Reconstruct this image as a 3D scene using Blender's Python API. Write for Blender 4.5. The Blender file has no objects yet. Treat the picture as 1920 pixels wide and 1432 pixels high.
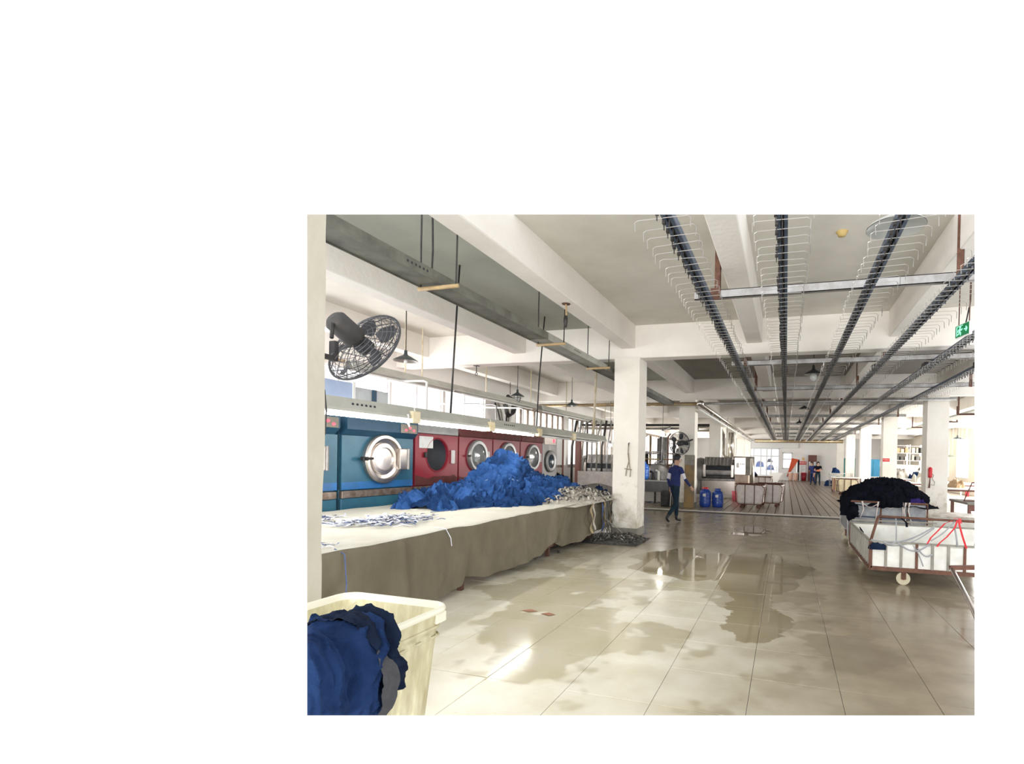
import bpy, bmesh, math, random
from mathutils import Vector, Matrix, noise
R = math.radians
PI = math.pi
random.seed(7)
noise.seed_set(3)
SC = bpy.context.scene
COL = SC.collection

# ------------------------------------------------------------------ camera
# A laundry hall. World axes: +Y runs down the hall, +X to the right, Z up, floor at 0.
CAM_H = 1.58
d_ = Vector((272.5, -3.5, 940.0)).normalized()
rl = R(1.3)
u0 = Vector((math.sin(rl), -math.cos(rl), 0))
u_ = (u0 - d_ * u0.dot(d_)).normalized()
x_ = d_.cross(u_)
ROT = Matrix((x_, d_, u_))                # world = ROT @ (right, down, forward)
cam_x = ROT @ Vector((1, 0, 0)); cam_y = ROT @ Vector((0, -1, 0)); cam_z = ROT @ Vector((0, 0, -1))
cd = bpy.data.cameras.new('camera'); cam = bpy.data.objects.new('camera', cd); COL.objects.link(cam)
m3 = Matrix((cam_x, cam_y, cam_z)).transposed()
cam.matrix_world = Matrix.Translation((0, 0, CAM_H)) @ m3.to_4x4()
cd.sensor_fit = 'HORIZONTAL'; cd.sensor_width = 36.0
cd.lens = 940.0 * 36 / 1920
cd.shift_x = -(1201.5 - 960) / 1920
cd.shift_y = (871.5 - 716) / 1920
cd.clip_start = 0.05; cd.clip_end = 300
SC.camera = cam

# ------------------------------------------------------------------ world and exposure
w = bpy.data.worlds.new('world'); SC.world = w; w.use_nodes = True
w.node_tree.nodes['Background'].inputs[0].default_value = (1.0, 1.0, 1.0, 1)
w.node_tree.nodes['Background'].inputs[1].default_value = 0.95
SC.view_settings.view_transform = 'Standard'
SC.view_settings.look = 'None'
SC.view_settings.exposure = 0.50
SC.view_settings.gamma = 1.0
SC.view_settings.use_curve_mapping = False

# daylight coming in through the window rows of both long walls
def area(name, loc, rot, sx, sy, e, col=(1, 1, 1)):
    l = bpy.data.lights.new(name, 'AREA'); l.shape = 'RECTANGLE'; l.size = sx; l.size_y = sy
    l.energy = e; l.color = col
    o = bpy.data.objects.new(name, l); COL.objects.link(o); o.location = loc; o.rotation_euler = rot
    return o
area('daylight_left_windows', (-9.6, 17.0, 2.6), (0, R(-90), 0), 2.0, 22.0, 900, (1, 0.99, 0.97))
area('daylight_right_windows', (10.2, 31.0, 2.2), (0, R(90), 0), 2.6, 22.0, 3200, (1, 0.98, 0.93))

area('daylight_left_windows_beyond', (-9.6, 38.0, 2.6), (0, R(-90), 0), 2.0, 16.0, 2600, (1, 0.99, 0.97))
# unseen daylight added behind the camera to brighten beams and columns facing it
area('added_daylight_behind_camera', (-1.0, -12.0, 2.2), (R(90), 0, 0), 12.0, 3.0, 1500, (1, 0.985, 0.965))

# ------------------------------------------------------------------ materials
MATS = {}
def mat(name, c1, c2=None, scale=3.0, rough=0.6, metal=0.0, bump=0.0, bscale=None, emit=None, estr=0.0, detail=6,
        lo=0.35, hi=0.65, stretch=None, coat=0.0, alpha=None, trans=0.0, rough2=None):
    if name in MATS: return MATS[name]
    m = bpy.data.materials.new(name); m.use_nodes = True
    nt = m.node_tree; b = nt.nodes['Principled BSDF']
    b.inputs['Base Color'].default_value = (*c1, 1); b.inputs['Roughness'].default_value = rough
    b.inputs['Metallic'].default_value = metal
    if rough >= .9: b.inputs['Specular IOR Level'].default_value = 0.12
    if coat: b.inputs['Coat Weight'].default_value = coat; b.inputs['Coat Roughness'].default_value = 0.15
    if trans: b.inputs['Transmission Weight'].default_value = trans
    if emit: b.inputs['Emission Color'].default_value = (*emit, 1); b.inputs['Emission Strength'].default_value = estr
    if c2 is not None or bump:
        g = nt.nodes.new('ShaderNodeNewGeometry'); mp = nt.nodes.new('ShaderNodeMapping')
        nt.links.new(g.outputs['Position'], mp.inputs['Vector'])
        if stretch: mp.inputs['Scale'].default_value = stretch
    if c2 is not None:
        n = nt.nodes.new('ShaderNodeTexNoise'); n.inputs['Scale'].default_value = scale; n.inputs['Detail'].default_value = detail
        n.inputs['Roughness'].default_value = 0.62
        r = nt.nodes.new('ShaderNodeMapRange'); r.inputs[1].default_value = lo; r.inputs[2].default_value = hi
        mx = nt.nodes.new('ShaderNodeMix'); mx.data_type = 'RGBA'
        mx.inputs[6].default_value = (*c1, 1); mx.inputs[7].default_value = (*c2, 1)
        nt.links.new(mp.outputs[0], n.inputs['Vector']); nt.links.new(n.outputs[0], r.inputs[0])
        nt.links.new(r.outputs[0], mx.inputs[0]); nt.links.new(mx.outputs[2], b.inputs['Base Color'])
        if rough2 is not None:
            rr = nt.nodes.new('ShaderNodeMapRange'); rr.inputs[3].default_value = rough; rr.inputs[4].default_value = rough2
            nt.links.new(r.outputs[0], rr.inputs[0]); nt.links.new(rr.outputs[0], b.inputs['Roughness'])
    if bump:
        n2 = nt.nodes.new('ShaderNodeTexNoise'); n2.inputs['Scale'].default_value = bscale or scale * 4; n2.inputs['Detail'].default_value = 5
        bp = nt.nodes.new('ShaderNodeBump'); bp.inputs['Strength'].default_value = bump; bp.inputs['Distance'].default_value = 0.02
        nt.links.new(mp.outputs[0], n2.inputs['Vector']); nt.links.new(n2.outputs[0], bp.inputs['Height']); nt.links.new(bp.outputs[0], b.inputs['Normal'])
    MATS[name] = m
    return m

# painted masonry: off-white with soft blotches and sparse scuffs
M_plaster = mat('plaster', (0.80, 0.77, 0.71), (0.70, 0.665, 0.60), 0.9, 0.85, bump=0.15, bscale=25)
M_column = mat('column_paint', (0.86, 0.83, 0.76), (0.79, 0.745, 0.66), 1.3, 0.8, bump=0.25, bscale=18)
M_ceil = mat('ceiling_paint', (0.74, 0.71, 0.64), (0.60, 0.575, 0.51), 0.55, 0.9, bump=0.1, bscale=12)
M_beam = mat('beam_paint', (0.86, 0.825, 0.77), (0.77, 0.73, 0.67), 0.8, 0.85, bump=0.25, bscale=14)
M_wall = mat('wall_paint', (0.88, 0.865, 0.85), (0.82, 0.80, 0.775), 0.7, 0.85, bump=0.1)
def column_mat():
    m = M_column; nt = m.node_tree; b = nt.nodes['Principled BSDF']; N = nt.nodes.new; L = nt.links.new
    src = b.inputs['Base Color'].links[0].from_socket
    g = N('ShaderNodeNewGeometry'); sp = N('ShaderNodeSeparateXYZ'); L(g.outputs['Position'], sp.inputs[0])
    n = N('ShaderNodeTexNoise'); n.inputs['Scale'].default_value = 5; n.inputs['Detail'].default_value = 9; n.inputs['Roughness'].default_value = .7; L(g.outputs['Position'], n.inputs['Vector'])
    a = N('ShaderNodeMath'); a.operation = 'MULTIPLY_ADD'; a.inputs[1].default_value = -.22; L(sp.outputs[2], a.inputs[0]); L(n.outputs[0], a.inputs[2])
    r = N('ShaderNodeMapRange'); r.inputs[1].default_value = .36; r.inputs[2].default_value = .60; r.inputs[4].default_value = .75; L(a.outputs[0], r.inputs[0])
    mx = N('ShaderNodeMix'); mx.data_type = 'RGBA'; L(r.outputs[0], mx.inputs[0]); L(src, mx.inputs[6]); mx.inputs[7].default_value = (.40, .35, .22, 1); L(mx.outputs[2], b.inputs['Base Color'])
column_mat()
M_plinth = mat('plinth_grey', (0.20, 0.19, 0.16), (0.30, 0.28, 0.24), 4, 0.8, bump=0.3)
M_stain = mat('brown_stain', (0.30, 0.19, 0.07), (0.16, 0.13, 0.09), 4, 0.7, bump=0.3)
M_rust = mat('rusty_steel', (0.10, 0.045, 0.03), (0.17, 0.08, 0.05), 14, 0.7, 0.3, bump=0.2)
M_darkrust = mat('dark_rust', (0.07, 0.03, 0.022), (0.13, 0.055, 0.035), 14, 0.75, 0.2)
M_galv = mat('galvanised_steel', (0.42, 0.42, 0.42), (0.30, 0.29, 0.28), 5, 0.45, 0.7, lo=0.4, hi=0.6)
M_rail = mat('rail_blue_grey', (0.05, 0.075, 0.12), (0.09, 0.12, 0.17), 7, 0.45, 0.4)
M_black = mat('black_metal', (0.02, 0.02, 0.022), (0.05, 0.045, 0.04), 9, 0.5, 0.3)
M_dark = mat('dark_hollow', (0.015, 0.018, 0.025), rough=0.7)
M_wire = mat('bright_wire', (0.42, 0.40, 0.37), rough=0.3, metal=0.8)
M_steel = mat('stainless', (0.62, 0.57, 0.53), (0.50, 0.44, 0.40), 2.5, 0.28, 0.9, bump=0.05)
M_steel_d = mat('dull_stainless', (0.32, 0.31, 0.30), (0.17, 0.16, 0.155), 3, 0.42, 0.75)
M_brass = mat('brassy_pipe', (0.48, 0.34, 0.16), (0.30, 0.24, 0.17), 6, 0.35, 0.6)
M_chrome = mat('silver_lagging', (0.66, 0.63, 0.58), (0.45, 0.40, 0.34), 5, 0.25, 0.9)
M_blue = mat('dryer_blue', (0.022, 0.10, 0.17), (0.035, 0.145, 0.215), 2.2, 0.42, bump=0.04, bscale=6)
M_blue_b = mat('dryer_blue_band', (0.02, 0.16, 0.45), (0.03, 0.12, 0.30), 4, 0.4)
M_blue_d = mat('dryer_blue_dark', (0.012, 0.055, 0.11), (0.02, 0.08, 0.14), 3, 0.5)
M_red = mat('dryer_red', (0.29, 0.018, 0.035), (0.22, 0.014, 0.028), 2.5, 0.45, bump=0.04, bscale=6)
M_red_d = mat('scorched_red', (0.085, 0.025, 0.022), (0.15, 0.03, 0.03), 5, 0.7)
M_strip = mat('worn_strip', (0.52, 0.42, 0.35), (0.26, 0.18, 0.13), 9, 0.35, 0.7)
M_glass = mat('door_glass', (0.14, 0.155, 0.16), (0.20, 0.21, 0.21), 4, 0.12, 0.0, coat=0.6)
M_ring = mat('grey_ring', (0.33, 0.33, 0.33), (0.25, 0.25, 0.25), 5, 0.4, 0.6)
M_paper = mat('paper', (0.75, 0.74, 0.72), (0.62, 0.62, 0.62), 18, 0.8)
M_trough = mat('lamp_trough_paint', (0.36, 0.36, 0.32), (0.25, 0.25, 0.22), 3, 0.6, 0.1, bump=0.05)
M_trough_d = mat('lamp_trough_grime', (0.15, 0.15, 0.12), (0.08, 0.08, 0.065), 4, 0.7)
M_trough_w = mat('lamp_trough_white', (0.47, 0.47, 0.42), (0.38, 0.38, 0.34), 3, 0.5)
M_tube = mat('fluorescent_tube', (1, 1, 1), emit=(1.0, 0.985, 0.93), estr=40)
M_tube_off = mat('tube_unlit', (0.85, 0.85, 0.83), rough=0.2)
M_holder = mat('yellowed_plastic', (0.68, 0.52, 0.25), (0.72, 0.66, 0.50), 12, 0.5)
M_yellow = mat('tan_bar', (0.50, 0.36, 0.18), (0.36, 0.25, 0.13), 10, 0.5)
M_pole = mat('cream_pole', (0.60, 0.55, 0.44), (0.45, 0.36, 0.22), 8, 0.5)
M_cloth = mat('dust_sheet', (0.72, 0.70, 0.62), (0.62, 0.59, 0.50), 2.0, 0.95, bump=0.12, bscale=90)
M_cloth_shade = mat('dust_sheet_shaded', (0.22, 0.195, 0.14), (0.155, 0.135, 0.095), 1.6, 0.95, bump=0.15, bscale=80, stretch=(1, 1, 0.5))  # same sheet, with the shade of its hanging front put into the colour
M_denim = [mat('denim_%d' % i, c, c2, 5, 0.92, bump=0.5, bscale=60) for i, (c, c2) in enumerate([
    ((0.018, 0.062, 0.20), (0.038, 0.11, 0.31)), ((0.042, 0.115, 0.32), (0.020, 0.065, 0.21)), ((0.009, 0.030, 0.10), (0.018, 0.055, 0.165))])]
M_denim_l = mat('denim_pale', (0.30, 0.38, 0.52), (0.10, 0.20, 0.40), 12, 0.9)
M_navy = mat('navy_denim', (0.008, 0.022, 0.072), (0.015, 0.038, 0.115), 3.5, 0.95, bump=0.35, bscale=120)
M_navy2 = mat('dark_navy_denim', (0.006, 0.010, 0.025), (0.009, 0.018, 0.042), 4, 0.95, bump=0.3, bscale=100)
M_inner = mat('grey_lining', (0.055, 0.055, 0.06), (0.075, 0.075, 0.08), 14, 0.95, bump=0.3, bscale=40)
M_blackc = mat('black_cloth', (0.002, 0.0025, 0.005), (0.004, 0.005, 0.011), 5, 0.95, bump=0.4, bscale=40)
M_red_c = mat('red_cloth', (0.45, 0.01, 0.03), (0.30, 0.008, 0.02), 5, 0.8)
M_cream = mat('cream_strips', (0.66, 0.62, 0.54), (0.45, 0.42, 0.37), 14, 0.9)
M_strip_b = mat('blue_strips', (0.06, 0.09, 0.20), (0.12, 0.16, 0.30), 14, 0.9)
M_strip_w = mat('white_strips', (0.80, 0.80, 0.84), (0.60, 0.62, 0.72), 20, 0.9)
M_strip_d = mat('dark_scraps', (0.055, 0.055, 0.055), (0.15, 0.145, 0.13), 16, 0.9)
M_strip_t = mat('tan_strips', (0.50, 0.40, 0.25), (0.36, 0.28, 0.16), 14, 0.9)
M_bin = mat('bin_plastic', (0.62, 0.58, 0.38), (0.42, 0.36, 0.20), 5, 0.42, bump=0.05, lo=0.42, hi=0.72, stretch=(2.2, 2.2, 0.6))
M_bin_rim = mat('bin_rim', (0.80, 0.77, 0.62), rough=0.35)
M_fabric_w = mat('white_panel', (0.74, 0.74, 0.70), (0.60, 0.59, 0.54), 5, 0.7)
M_fabric_g = mat('grey_canvas', (0.35, 0.36, 0.37), (0.22, 0.23, 0.25), 6, 0.8)
M_canvas = mat('bin_canvas', (0.62, 0.57, 0.54), (0.50, 0.45, 0.42), 7, 0.85)
M_beige = mat('beige_tub', (0.62, 0.54, 0.36), (0.50, 0.42, 0.28), 5, 0.6)
M_wood = mat('dark_red_wood', (0.13, 0.045, 0.035), (0.18, 0.07, 0.05), 5, 0.55, stretch=(6, 6, 0.6))
M_orange = mat('orange_curtain', (0.75, 0.13, 0.05), (0.65, 0.10, 0.04), 6, 0.8)
M_redp = mat('red_paint', (0.60, 0.02, 0.03), rough=0.4)
M_redtxt = mat('pale_lettering', (0.95, 0.62, 0.50), rough=0.6)
M_white = mat('white_paint', (0.82, 0.82, 0.80), rough=0.5)
M_barrel = mat('blue_drum', (0.012, 0.045, 0.26), (0.02, 0.07, 0.34), 4, 0.32)
M_barrel_l = mat('bright_blue_drum', (0.03, 0.14, 0.62), (0.04, 0.18, 0.68), 4, 0.35)
M_tubgrey = mat('grey_tub', (0.16, 0.16, 0.17), (0.12, 0.12, 0.13), 4, 0.5)
M_enamel = mat('dark_enamel', (0.035, 0.05, 0.055), rough=0.35)
M_enamel_w = mat('white_enamel', (0.42, 0.43, 0.40), rough=0.3)
M_bulb = mat('lit_bulb', (1, 1, 1), emit=(1.0, 0.97, 0.9), estr=60)
M_glow = mat('lit_red_button', (0.9, 0.05, 0.08), emit=(1, 0.1, 0.15), estr=1.2)
M_sign_g = mat('sign_green', (0.0, 0.12, 0.04), emit=(0.0, 0.28, 0.09), estr=0.25)
M_sign_w = mat('sign_mint', (0.3, 0.9, 0.55), emit=(0.3, 1.0, 0.6), estr=0.8)
M_winframe = mat('window_frame_white', (0.78, 0.78, 0.80), rough=0.5)
M_teal = mat('teal_paint', (0.02, 0.20, 0.19), (0.03, 0.25, 0.22), 4, 0.5)
M_cyan = mat('sky_blue_panel', (0.05, 0.36, 0.68), (0.08, 0.42, 0.72), 4, 0.5)
M_skin = mat('skin', (0.42, 0.25, 0.17), rough=0.55)
M_hair = mat('black_hair', (0.012, 0.011, 0.012), rough=0.6)
M_shirt = mat('navy_sweatshirt', (0.022, 0.030, 0.105), (0.03, 0.04, 0.13), 9, 0.9)
M_band = mat('white_sleeve_band', (0.62, 0.62, 0.68), rough=0.9)
M_jeans = mat('dark_trousers', (0.010, 0.022, 0.034), (0.016, 0.032, 0.048), 9, 0.9)
M_shoe = mat('black_rubber', (0.012, 0.012, 0.014), rough=0.5)
M_fan = mat('fan_charcoal', (0.035, 0.037, 0.042), (0.06, 0.06, 0.065), 6, 0.45, 0.3)
M_fan_motor = mat('fan_motor_housing', (0.055, 0.05, 0.045), (0.035, 0.035, 0.04), 8, 0.6)
M_fanwire = mat('fan_wire', (0.12, 0.12, 0.135), rough=0.4, metal=0.6)
M_card = mat('cardboard', (0.50, 0.34, 0.19), (0.42, 0.28, 0.15), 5, 0.8)
M_grout = mat('grout', (0.05, 0.04, 0.032), rough=0.8)
M_window_haze = None
def glass_mat():
    m = bpy.data.materials.new('window_glass'); m.use_nodes = True
    b = m.node_tree.nodes['Principled BSDF']
    b.inputs['Base Color'].default_value = (0.97, 0.99, 1, 1); b.inputs['Roughness'].default_value = 0.0
    b.inputs['Alpha'].default_value = 0.12
    return m
M_pane = glass_mat()

# wet cream floor tiles: dry patches pale and satin, wet patches tan and mirror-like (world position, shared by all tiles)
def floor_mat():
    m = bpy.data.materials.new('wet_cream_tile'); m.use_nodes = True; nt = m.node_tree; b = nt.nodes['Principled BSDF']
    N = nt.nodes.new; L = nt.links.new
    g = N('ShaderNodeNewGeometry')
    def nz(scale, det, vec=None, rough=0.55):
        n = N('ShaderNodeTexNoise'); n.inputs['Scale'].default_value = scale; n.inputs['Detail'].default_value = det; n.inputs['Roughness'].default_value = rough
        L(vec or g.outputs['Position'], n.inputs['Vector']); return n
    def mth(op, a, c=None):
        n = N('ShaderNodeMath'); n.operation = op
        for i, v in ((0, a), (1, c)):
            if v is None: continue
            if isinstance(v, (int, float)): n.inputs[i].default_value = v
            else: L(v, n.inputs[i])
        return n.outputs[0]
    def rng(v, a, c, lo=0.0, hi=1.0):
        n = N('ShaderNodeMapRange'); n.interpolation_type = 'SMOOTHSTEP'
        n.inputs[1].default_value = a; n.inputs[2].default_value = c; n.inputs[3].default_value = lo; n.inputs[4].default_value = hi
        L(v, n.inputs[0]); return n.outputs[0]
    def mix(f, c1, c2):
        n = N('ShaderNodeMix'); n.data_type = 'RGBA'
        for i, v in ((6, c1), (7, c2)):
            if isinstance(v, tuple): n.inputs[i].default_value = (*v, 1)
            else: L(v, n.inputs[i])
        L(f, n.inputs[0]); return n.outputs[2]
    warp = nz(1.1, 5)
    wv = N('ShaderNodeVectorMath'); wv.operation = 'MULTIPLY_ADD'
    wv.inputs[1].default_value = (1.1, 1.1, 0); L(warp.outputs['Color'], wv.inputs[0]); L(g.outputs['Position'], wv.inputs[2])
    sx = N('ShaderNodeSeparateXYZ'); L(wv.outputs[0], sx.inputs[0])
    X = mth('SUBTRACT', sx.outputs[0], 0.55); Y = mth('SUBTRACT', sx.outputs[1], 0.55)
    def ell(cx, cy, ax, ay):
        a = mth('DIVIDE', mth('SUBTRACT', X, cx), ax); c = mth('DIVIDE', mth('SUBTRACT', Y, cy), ay)
        d = mth('ADD', mth('MULTIPLY', a, a), mth('MULTIPLY', c, c)); return rng(d, 0.93, 1.03, 1.0, 0.0)
    pud = mth('MAXIMUM', ell(-1.5, 7.7, 0.85, 1.15), mth('MAXIMUM', ell(-0.35, 7.55, 0.75, 1.45), ell(-0.3, 5.4, 0.3, 1.0)))
    pud = mth('MAXIMUM', pud, ell(-0.7, 11.8, 0.4, 0.7))
    film = nz(0.62, 4)
    wet = rng(film.outputs[0], 0.50, 0.53)
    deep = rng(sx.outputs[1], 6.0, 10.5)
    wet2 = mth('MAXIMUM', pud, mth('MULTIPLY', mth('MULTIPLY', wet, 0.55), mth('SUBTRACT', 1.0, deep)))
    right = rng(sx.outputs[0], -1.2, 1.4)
    brown_mix = mth('MAXIMUM', deep, right)  # blends to a browner tile with depth and towards the right
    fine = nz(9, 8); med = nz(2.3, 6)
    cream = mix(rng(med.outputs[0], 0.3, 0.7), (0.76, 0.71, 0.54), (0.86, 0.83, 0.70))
    brown_base = mix(rng(med.outputs[0], 0.3, 0.7), (0.22, 0.18, 0.12), (0.30, 0.25, 0.17))
    base = mix(brown_mix, cream, brown_base)
    tan = mix(brown_mix, (0.42, 0.36, 0.21), (0.20, 0.165, 0.115))
    base = mix(wet2, base, tan)
    base = mix(rng(fine.outputs[0], 0.62, 0.75, 0.0, 0.18), base, (0.22, 0.18, 0.12))
    L(base, b.inputs['Base Color'])
    r1 = rng(med.outputs[0], 0.3, 0.7, 0.22, 0.26)
    mr = N('ShaderNodeMix'); mr.data_type = 'FLOAT'; L(wet2, mr.inputs[0]); L(r1, mr.inputs[2]); mr.inputs[3].default_value = 0.03
    L(mr.outputs[0], b.inputs['Roughness'])
    b.inputs['IOR'].default_value = 1.5
    bp = N('ShaderNodeBump'); bp.inputs['Distance'].default_value = 0.004
    st = mth('SUBTRACT', 0.05, mth('MULTIPLY', wet2, 0.049)); L(st, bp.inputs['Strength']); L(fine.outputs[0], bp.inputs['Height']); L(bp.outputs[0], b.inputs['Normal'])
    return m
M_tile = floor_mat()
M_paver = mat('brown_paver', (0.20, 0.16, 0.125), (0.30, 0.25, 0.20), 3.0, 0.30, bump=0.03, bscale=8)

# ------------------------------------------------------------------ mesh helpers
def link(name, me, m, parent=None, smooth=False):
    o = bpy.data.objects.new(name, me); COL.objects.link(o)
    if m is not None:
        for q in (m if isinstance(m, (list, tuple)) else [m]): me.materials.append(q)
    if smooth:
        for p in me.polygons: p.use_smooth = True
    if parent is not None: o.parent = parent
    return o
class MB:
    """collects shapes and links them as one mesh object"""
    def __init__(s): s.v = []; s.f = []; s.mi = []; s.cur = 0
    def m(s, i): s.cur = i; return s
    def add(s, vs, fs):
        b = len(s.v); s.v += [tuple(v) for v in vs]
        for f in fs: s.f.append(tuple(b + i for i in f)); s.mi.append(s.cur)
        return s
    def box(s, x0, y0, z0, x1, y1, z1, M=None):
        vs = [Vector(p) for p in ((x0, y0, z0), (x1, y0, z0), (x1, y1, z0), (x0, y1, z0), (x0, y0, z1), (x1, y0, z1), (x1, y1, z1), (x0, y1, z1))]
        if M is not None: vs = [M @ v for v in vs]
        return s.add(vs, [(0, 3, 2, 1), (4, 5, 6, 7), (0, 1, 5, 4), (1, 2, 6, 5), (2, 3, 7, 6), (3, 0, 4, 7)])
    def bbox(s, x0, y0, z0, x1, y1, z1, b=0.01, M=None):
        """box with chamfered edges"""
        bm = bmesh.new(); bmesh.ops.create_cube(bm, size=1)
        for v in bm.verts: v.co = Vector(((x0 + x1) / 2 + v.co.x * (x1 - x0), (y0 + y1) / 2 + v.co.y * (y1 - y0), (z0 + z1) / 2 + v.co.z * (z1 - z0)))
        bmesh.ops.bevel(bm, geom=bm.edges[:], offset=b, segments=1, affect='EDGES')
        vs = [v.co.copy() for v in bm.verts]
        if M is not None: vs = [M @ v for v in vs]
        s.add(vs, [[v.index for v in f.verts] for f in bm.faces] if not bm.verts.index_update() else [])
        bm.free(); return s
    def tube(s, pts, r, n=8, closed=False, cap=True):
        pts = [Vector(p) for p in pts]; k = len(pts); rings = []
        rr = r if isinstance(r, (list, tuple)) else [r] * k
        up = Vector((0, 0, 1)); ref = None
        for i, p in enumerate(pts):
            a = pts[(i - 1) % k] if (closed or i > 0) else p; c = pts[(i + 1) % k] if (closed or i < k - 1) else p
            t = (c - a)
            if t.length < 1e-9: t = Vector((0, 0, 1))
            t.normalize()
            if ref is None: ref = t.orthogonal().normalized() if abs(t.z) > 0.95 else t.cross(up).normalized()
            ref = (ref - t * ref.dot(t))
            if ref.length < 1e-6: ref = t.orthogonal()
            ref.normalize(); o2 = t.cross(ref)
            rings.append([p + (ref * math.cos(2 * PI * j / n) + o2 * math.sin(2 * PI * j / n)) * rr[i] for j in range(n)])
        vs = [v for q in rings for v in q]; fs = []
        for i in range(k if closed else k - 1):
            a = i * n; c = ((i + 1) % k) * n
            for j in range(n): fs.append((a + j, a + (j + 1) % n, c + (j + 1) % n, c + j))
        if cap and not closed: fs.append(tuple(range(n))[::-1]); fs.append(tuple(range((k - 1) * n, k * n)))
        return s.add(vs, fs)
    def bar(s, p, q, wd, ht, M=None):
        """rectangular bar from p to q"""
        p = Vector(p); q = Vector(q); t = (q - p).normalized()
        sd = t.cross(Vector((0, 0, 1)));
        if sd.length < 1e-4: sd = Vector((1, 0, 0))
        sd.normalize(); up = sd.cross(t); vs = []
        for c in (p, q):
            for a, b2 in ((-1, -1), (1, -1), (1, 1), (-1, 1)): vs.append(c + sd * a * wd / 2 + up * b2 * ht / 2)
        return s.add(vs, [(0, 1, 2, 3), (4, 7, 6, 5), (0, 4, 5, 1), (1, 5, 6, 2), (2, 6, 7, 3), (3, 7, 4, 0)])
    def lathe(s, prof, n=24, M=None, a0=0, a1=2 * PI):
        """prof [(r, z)] round local Z"""
        vs = []; fs = []; full = abs(a1 - a0 - 2 * PI) < 1e-6; k = n if full else n + 1
        for (r, z) in prof:
            for j in range(k):
                a = a0 + (a1 - a0) * j / n; v = Vector((r * math.cos(a), r * math.sin(a), z)); vs.append(M @ v if M is not None else v)
        for i in range(len(prof) - 1):
            for j in range(n):
                j2 = (j + 1) % k
                fs.append((i * k + j, i * k + j2, (i + 1) * k + j2, (i + 1) * k + j))
        return s.add(vs, fs)
    def prism(s, poly, a, b, axis='y', M=None):
        """extrude 2D polygon (u,v) along an axis between a and b"""
        def P(u, v, t): return {'y': Vector((u, t, v)), 'x': Vector((t, u, v)), 'z': Vector((u, v, t))}[axis]
        n = len(poly); vs = [P(u, v, a) for u, v in poly] + [P(u, v, b) for u, v in poly]
        if M is not None: vs = [M @ v for v in vs]
        return s.add(vs, [tuple(range(n)), tuple(range(2 * n - 1, n - 1, -1))] + [(i, i + n, (i + 1) % n + n, (i + 1) % n) for i in range(n)])
    def mesh(s, name):
        me = bpy.data.meshes.new(name); me.from_pydata(s.v, [], s.f); me.update()
        bm = bmesh.new(); bm.from_mesh(me); bmesh.ops.recalc_face_normals(bm, faces=bm.faces[:]); bm.to_mesh(me); bm.free()
        if len(me.polygons) == len(s.mi):
            for p, i in zip(me.polygons, s.mi): p.material_index = i
        return me
    def build(s, name, m, parent=None, smooth=False):
        return link(name, s.mesh(name), m, parent, smooth)
def smooth_sharp(o, ang=40):
    me = o.data
    for p in me.polygons: p.use_smooth = True
    bm = bmesh.new(); bm.from_mesh(me)
    for e in bm.edges:
        if len(e.link_faces) == 2 and e.calc_face_angle(0) > R(ang): e.smooth = False
    bm.to_mesh(me); bm.free(); return o
def tag(o, label=None, cat=None, group=None, kind=None):
    if label: o['label'] = label
    if cat: o['category'] = cat
    if group: o['group'] = group
    if kind: o['kind'] = kind
    return o
def thing(name, label, cat, loc=(0, 0, 0), rz=0, group=None):
    o = bpy.data.objects.new(name, None); COL.objects.link(o); o.location = loc; o.rotation_euler = (0, 0, rz); o.empty_display_size = 0.1
    return tag(o, label, cat, group)
def struct(name, mb, m, parent=None):
    o = mb.build(name, m, parent)
    if parent is None: o['kind'] = 'structure'
    return o
def dup(root, loc, rz=None, label=None, group=None):
    r = root.copy(); COL.objects.link(r); r.location = loc
    if rz is not None: r.rotation_euler = (0, 0, rz)
    if label: r['label'] = label
    if group: r['group'] = group
    for ch in list(root.children):
        c = ch.copy(); COL.objects.link(c); c.parent = r
        for g in ch.children:
            d = g.copy(); COL.objects.link(d); d.parent = c
    return r
def T(x, y, z): return Matrix.Translation((x, y, z))
RX = lambda a: Matrix.Rotation(a, 4, 'X'); RY = lambda a: Matrix.Rotation(a, 4, 'Y'); RZ = lambda a: Matrix.Rotation(a, 4, 'Z')
def fbm(x, y, z, o=4):
    return noise.fractal(Vector((x, y, z)), 1.0, 2.0, o)

# ------------------------------------------------------------------ what the photograph covers: used to leave out what it shows nothing of
ORG = Vector((0, 0, CAM_H))
def ray_dir(px, py): return (ROT @ Vector((px - 1201.5, py - 871.5, 940.0)))
c_tl, c_tr, c_br, c_bl = [ray_dir(*p) for p in ((576, 402), (1827.5, 402), (1827.5, 1341), (576, 1341))]
LIMITS = []
for a, b in ((c_tl, c_tr), (c_tr, c_br), (c_br, c_bl), (c_bl, c_tl)):
    n = a.cross(b).normalized()
    if n.dot(c_tl + c_tr + c_br + c_bl) > 0: n = -n
    LIMITS.append(n)                        # outward normals of the covered volume
def seen(p, r=0.0):
    q = Vector(p) - ORG
    return all(q.dot(n) < r for n in LIMITS)

# ================================================================== STRUCTURE
CEIL = 4.35; BEAM_Z = 3.88; CROSS_Z = 3.68
ROWS = [2.05, 9.9, 16.8, 23.7, 30.6, 37.5, 44.4]
FAR = 48.5; LEFT = -9.0; RIGHT = 9.8
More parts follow.
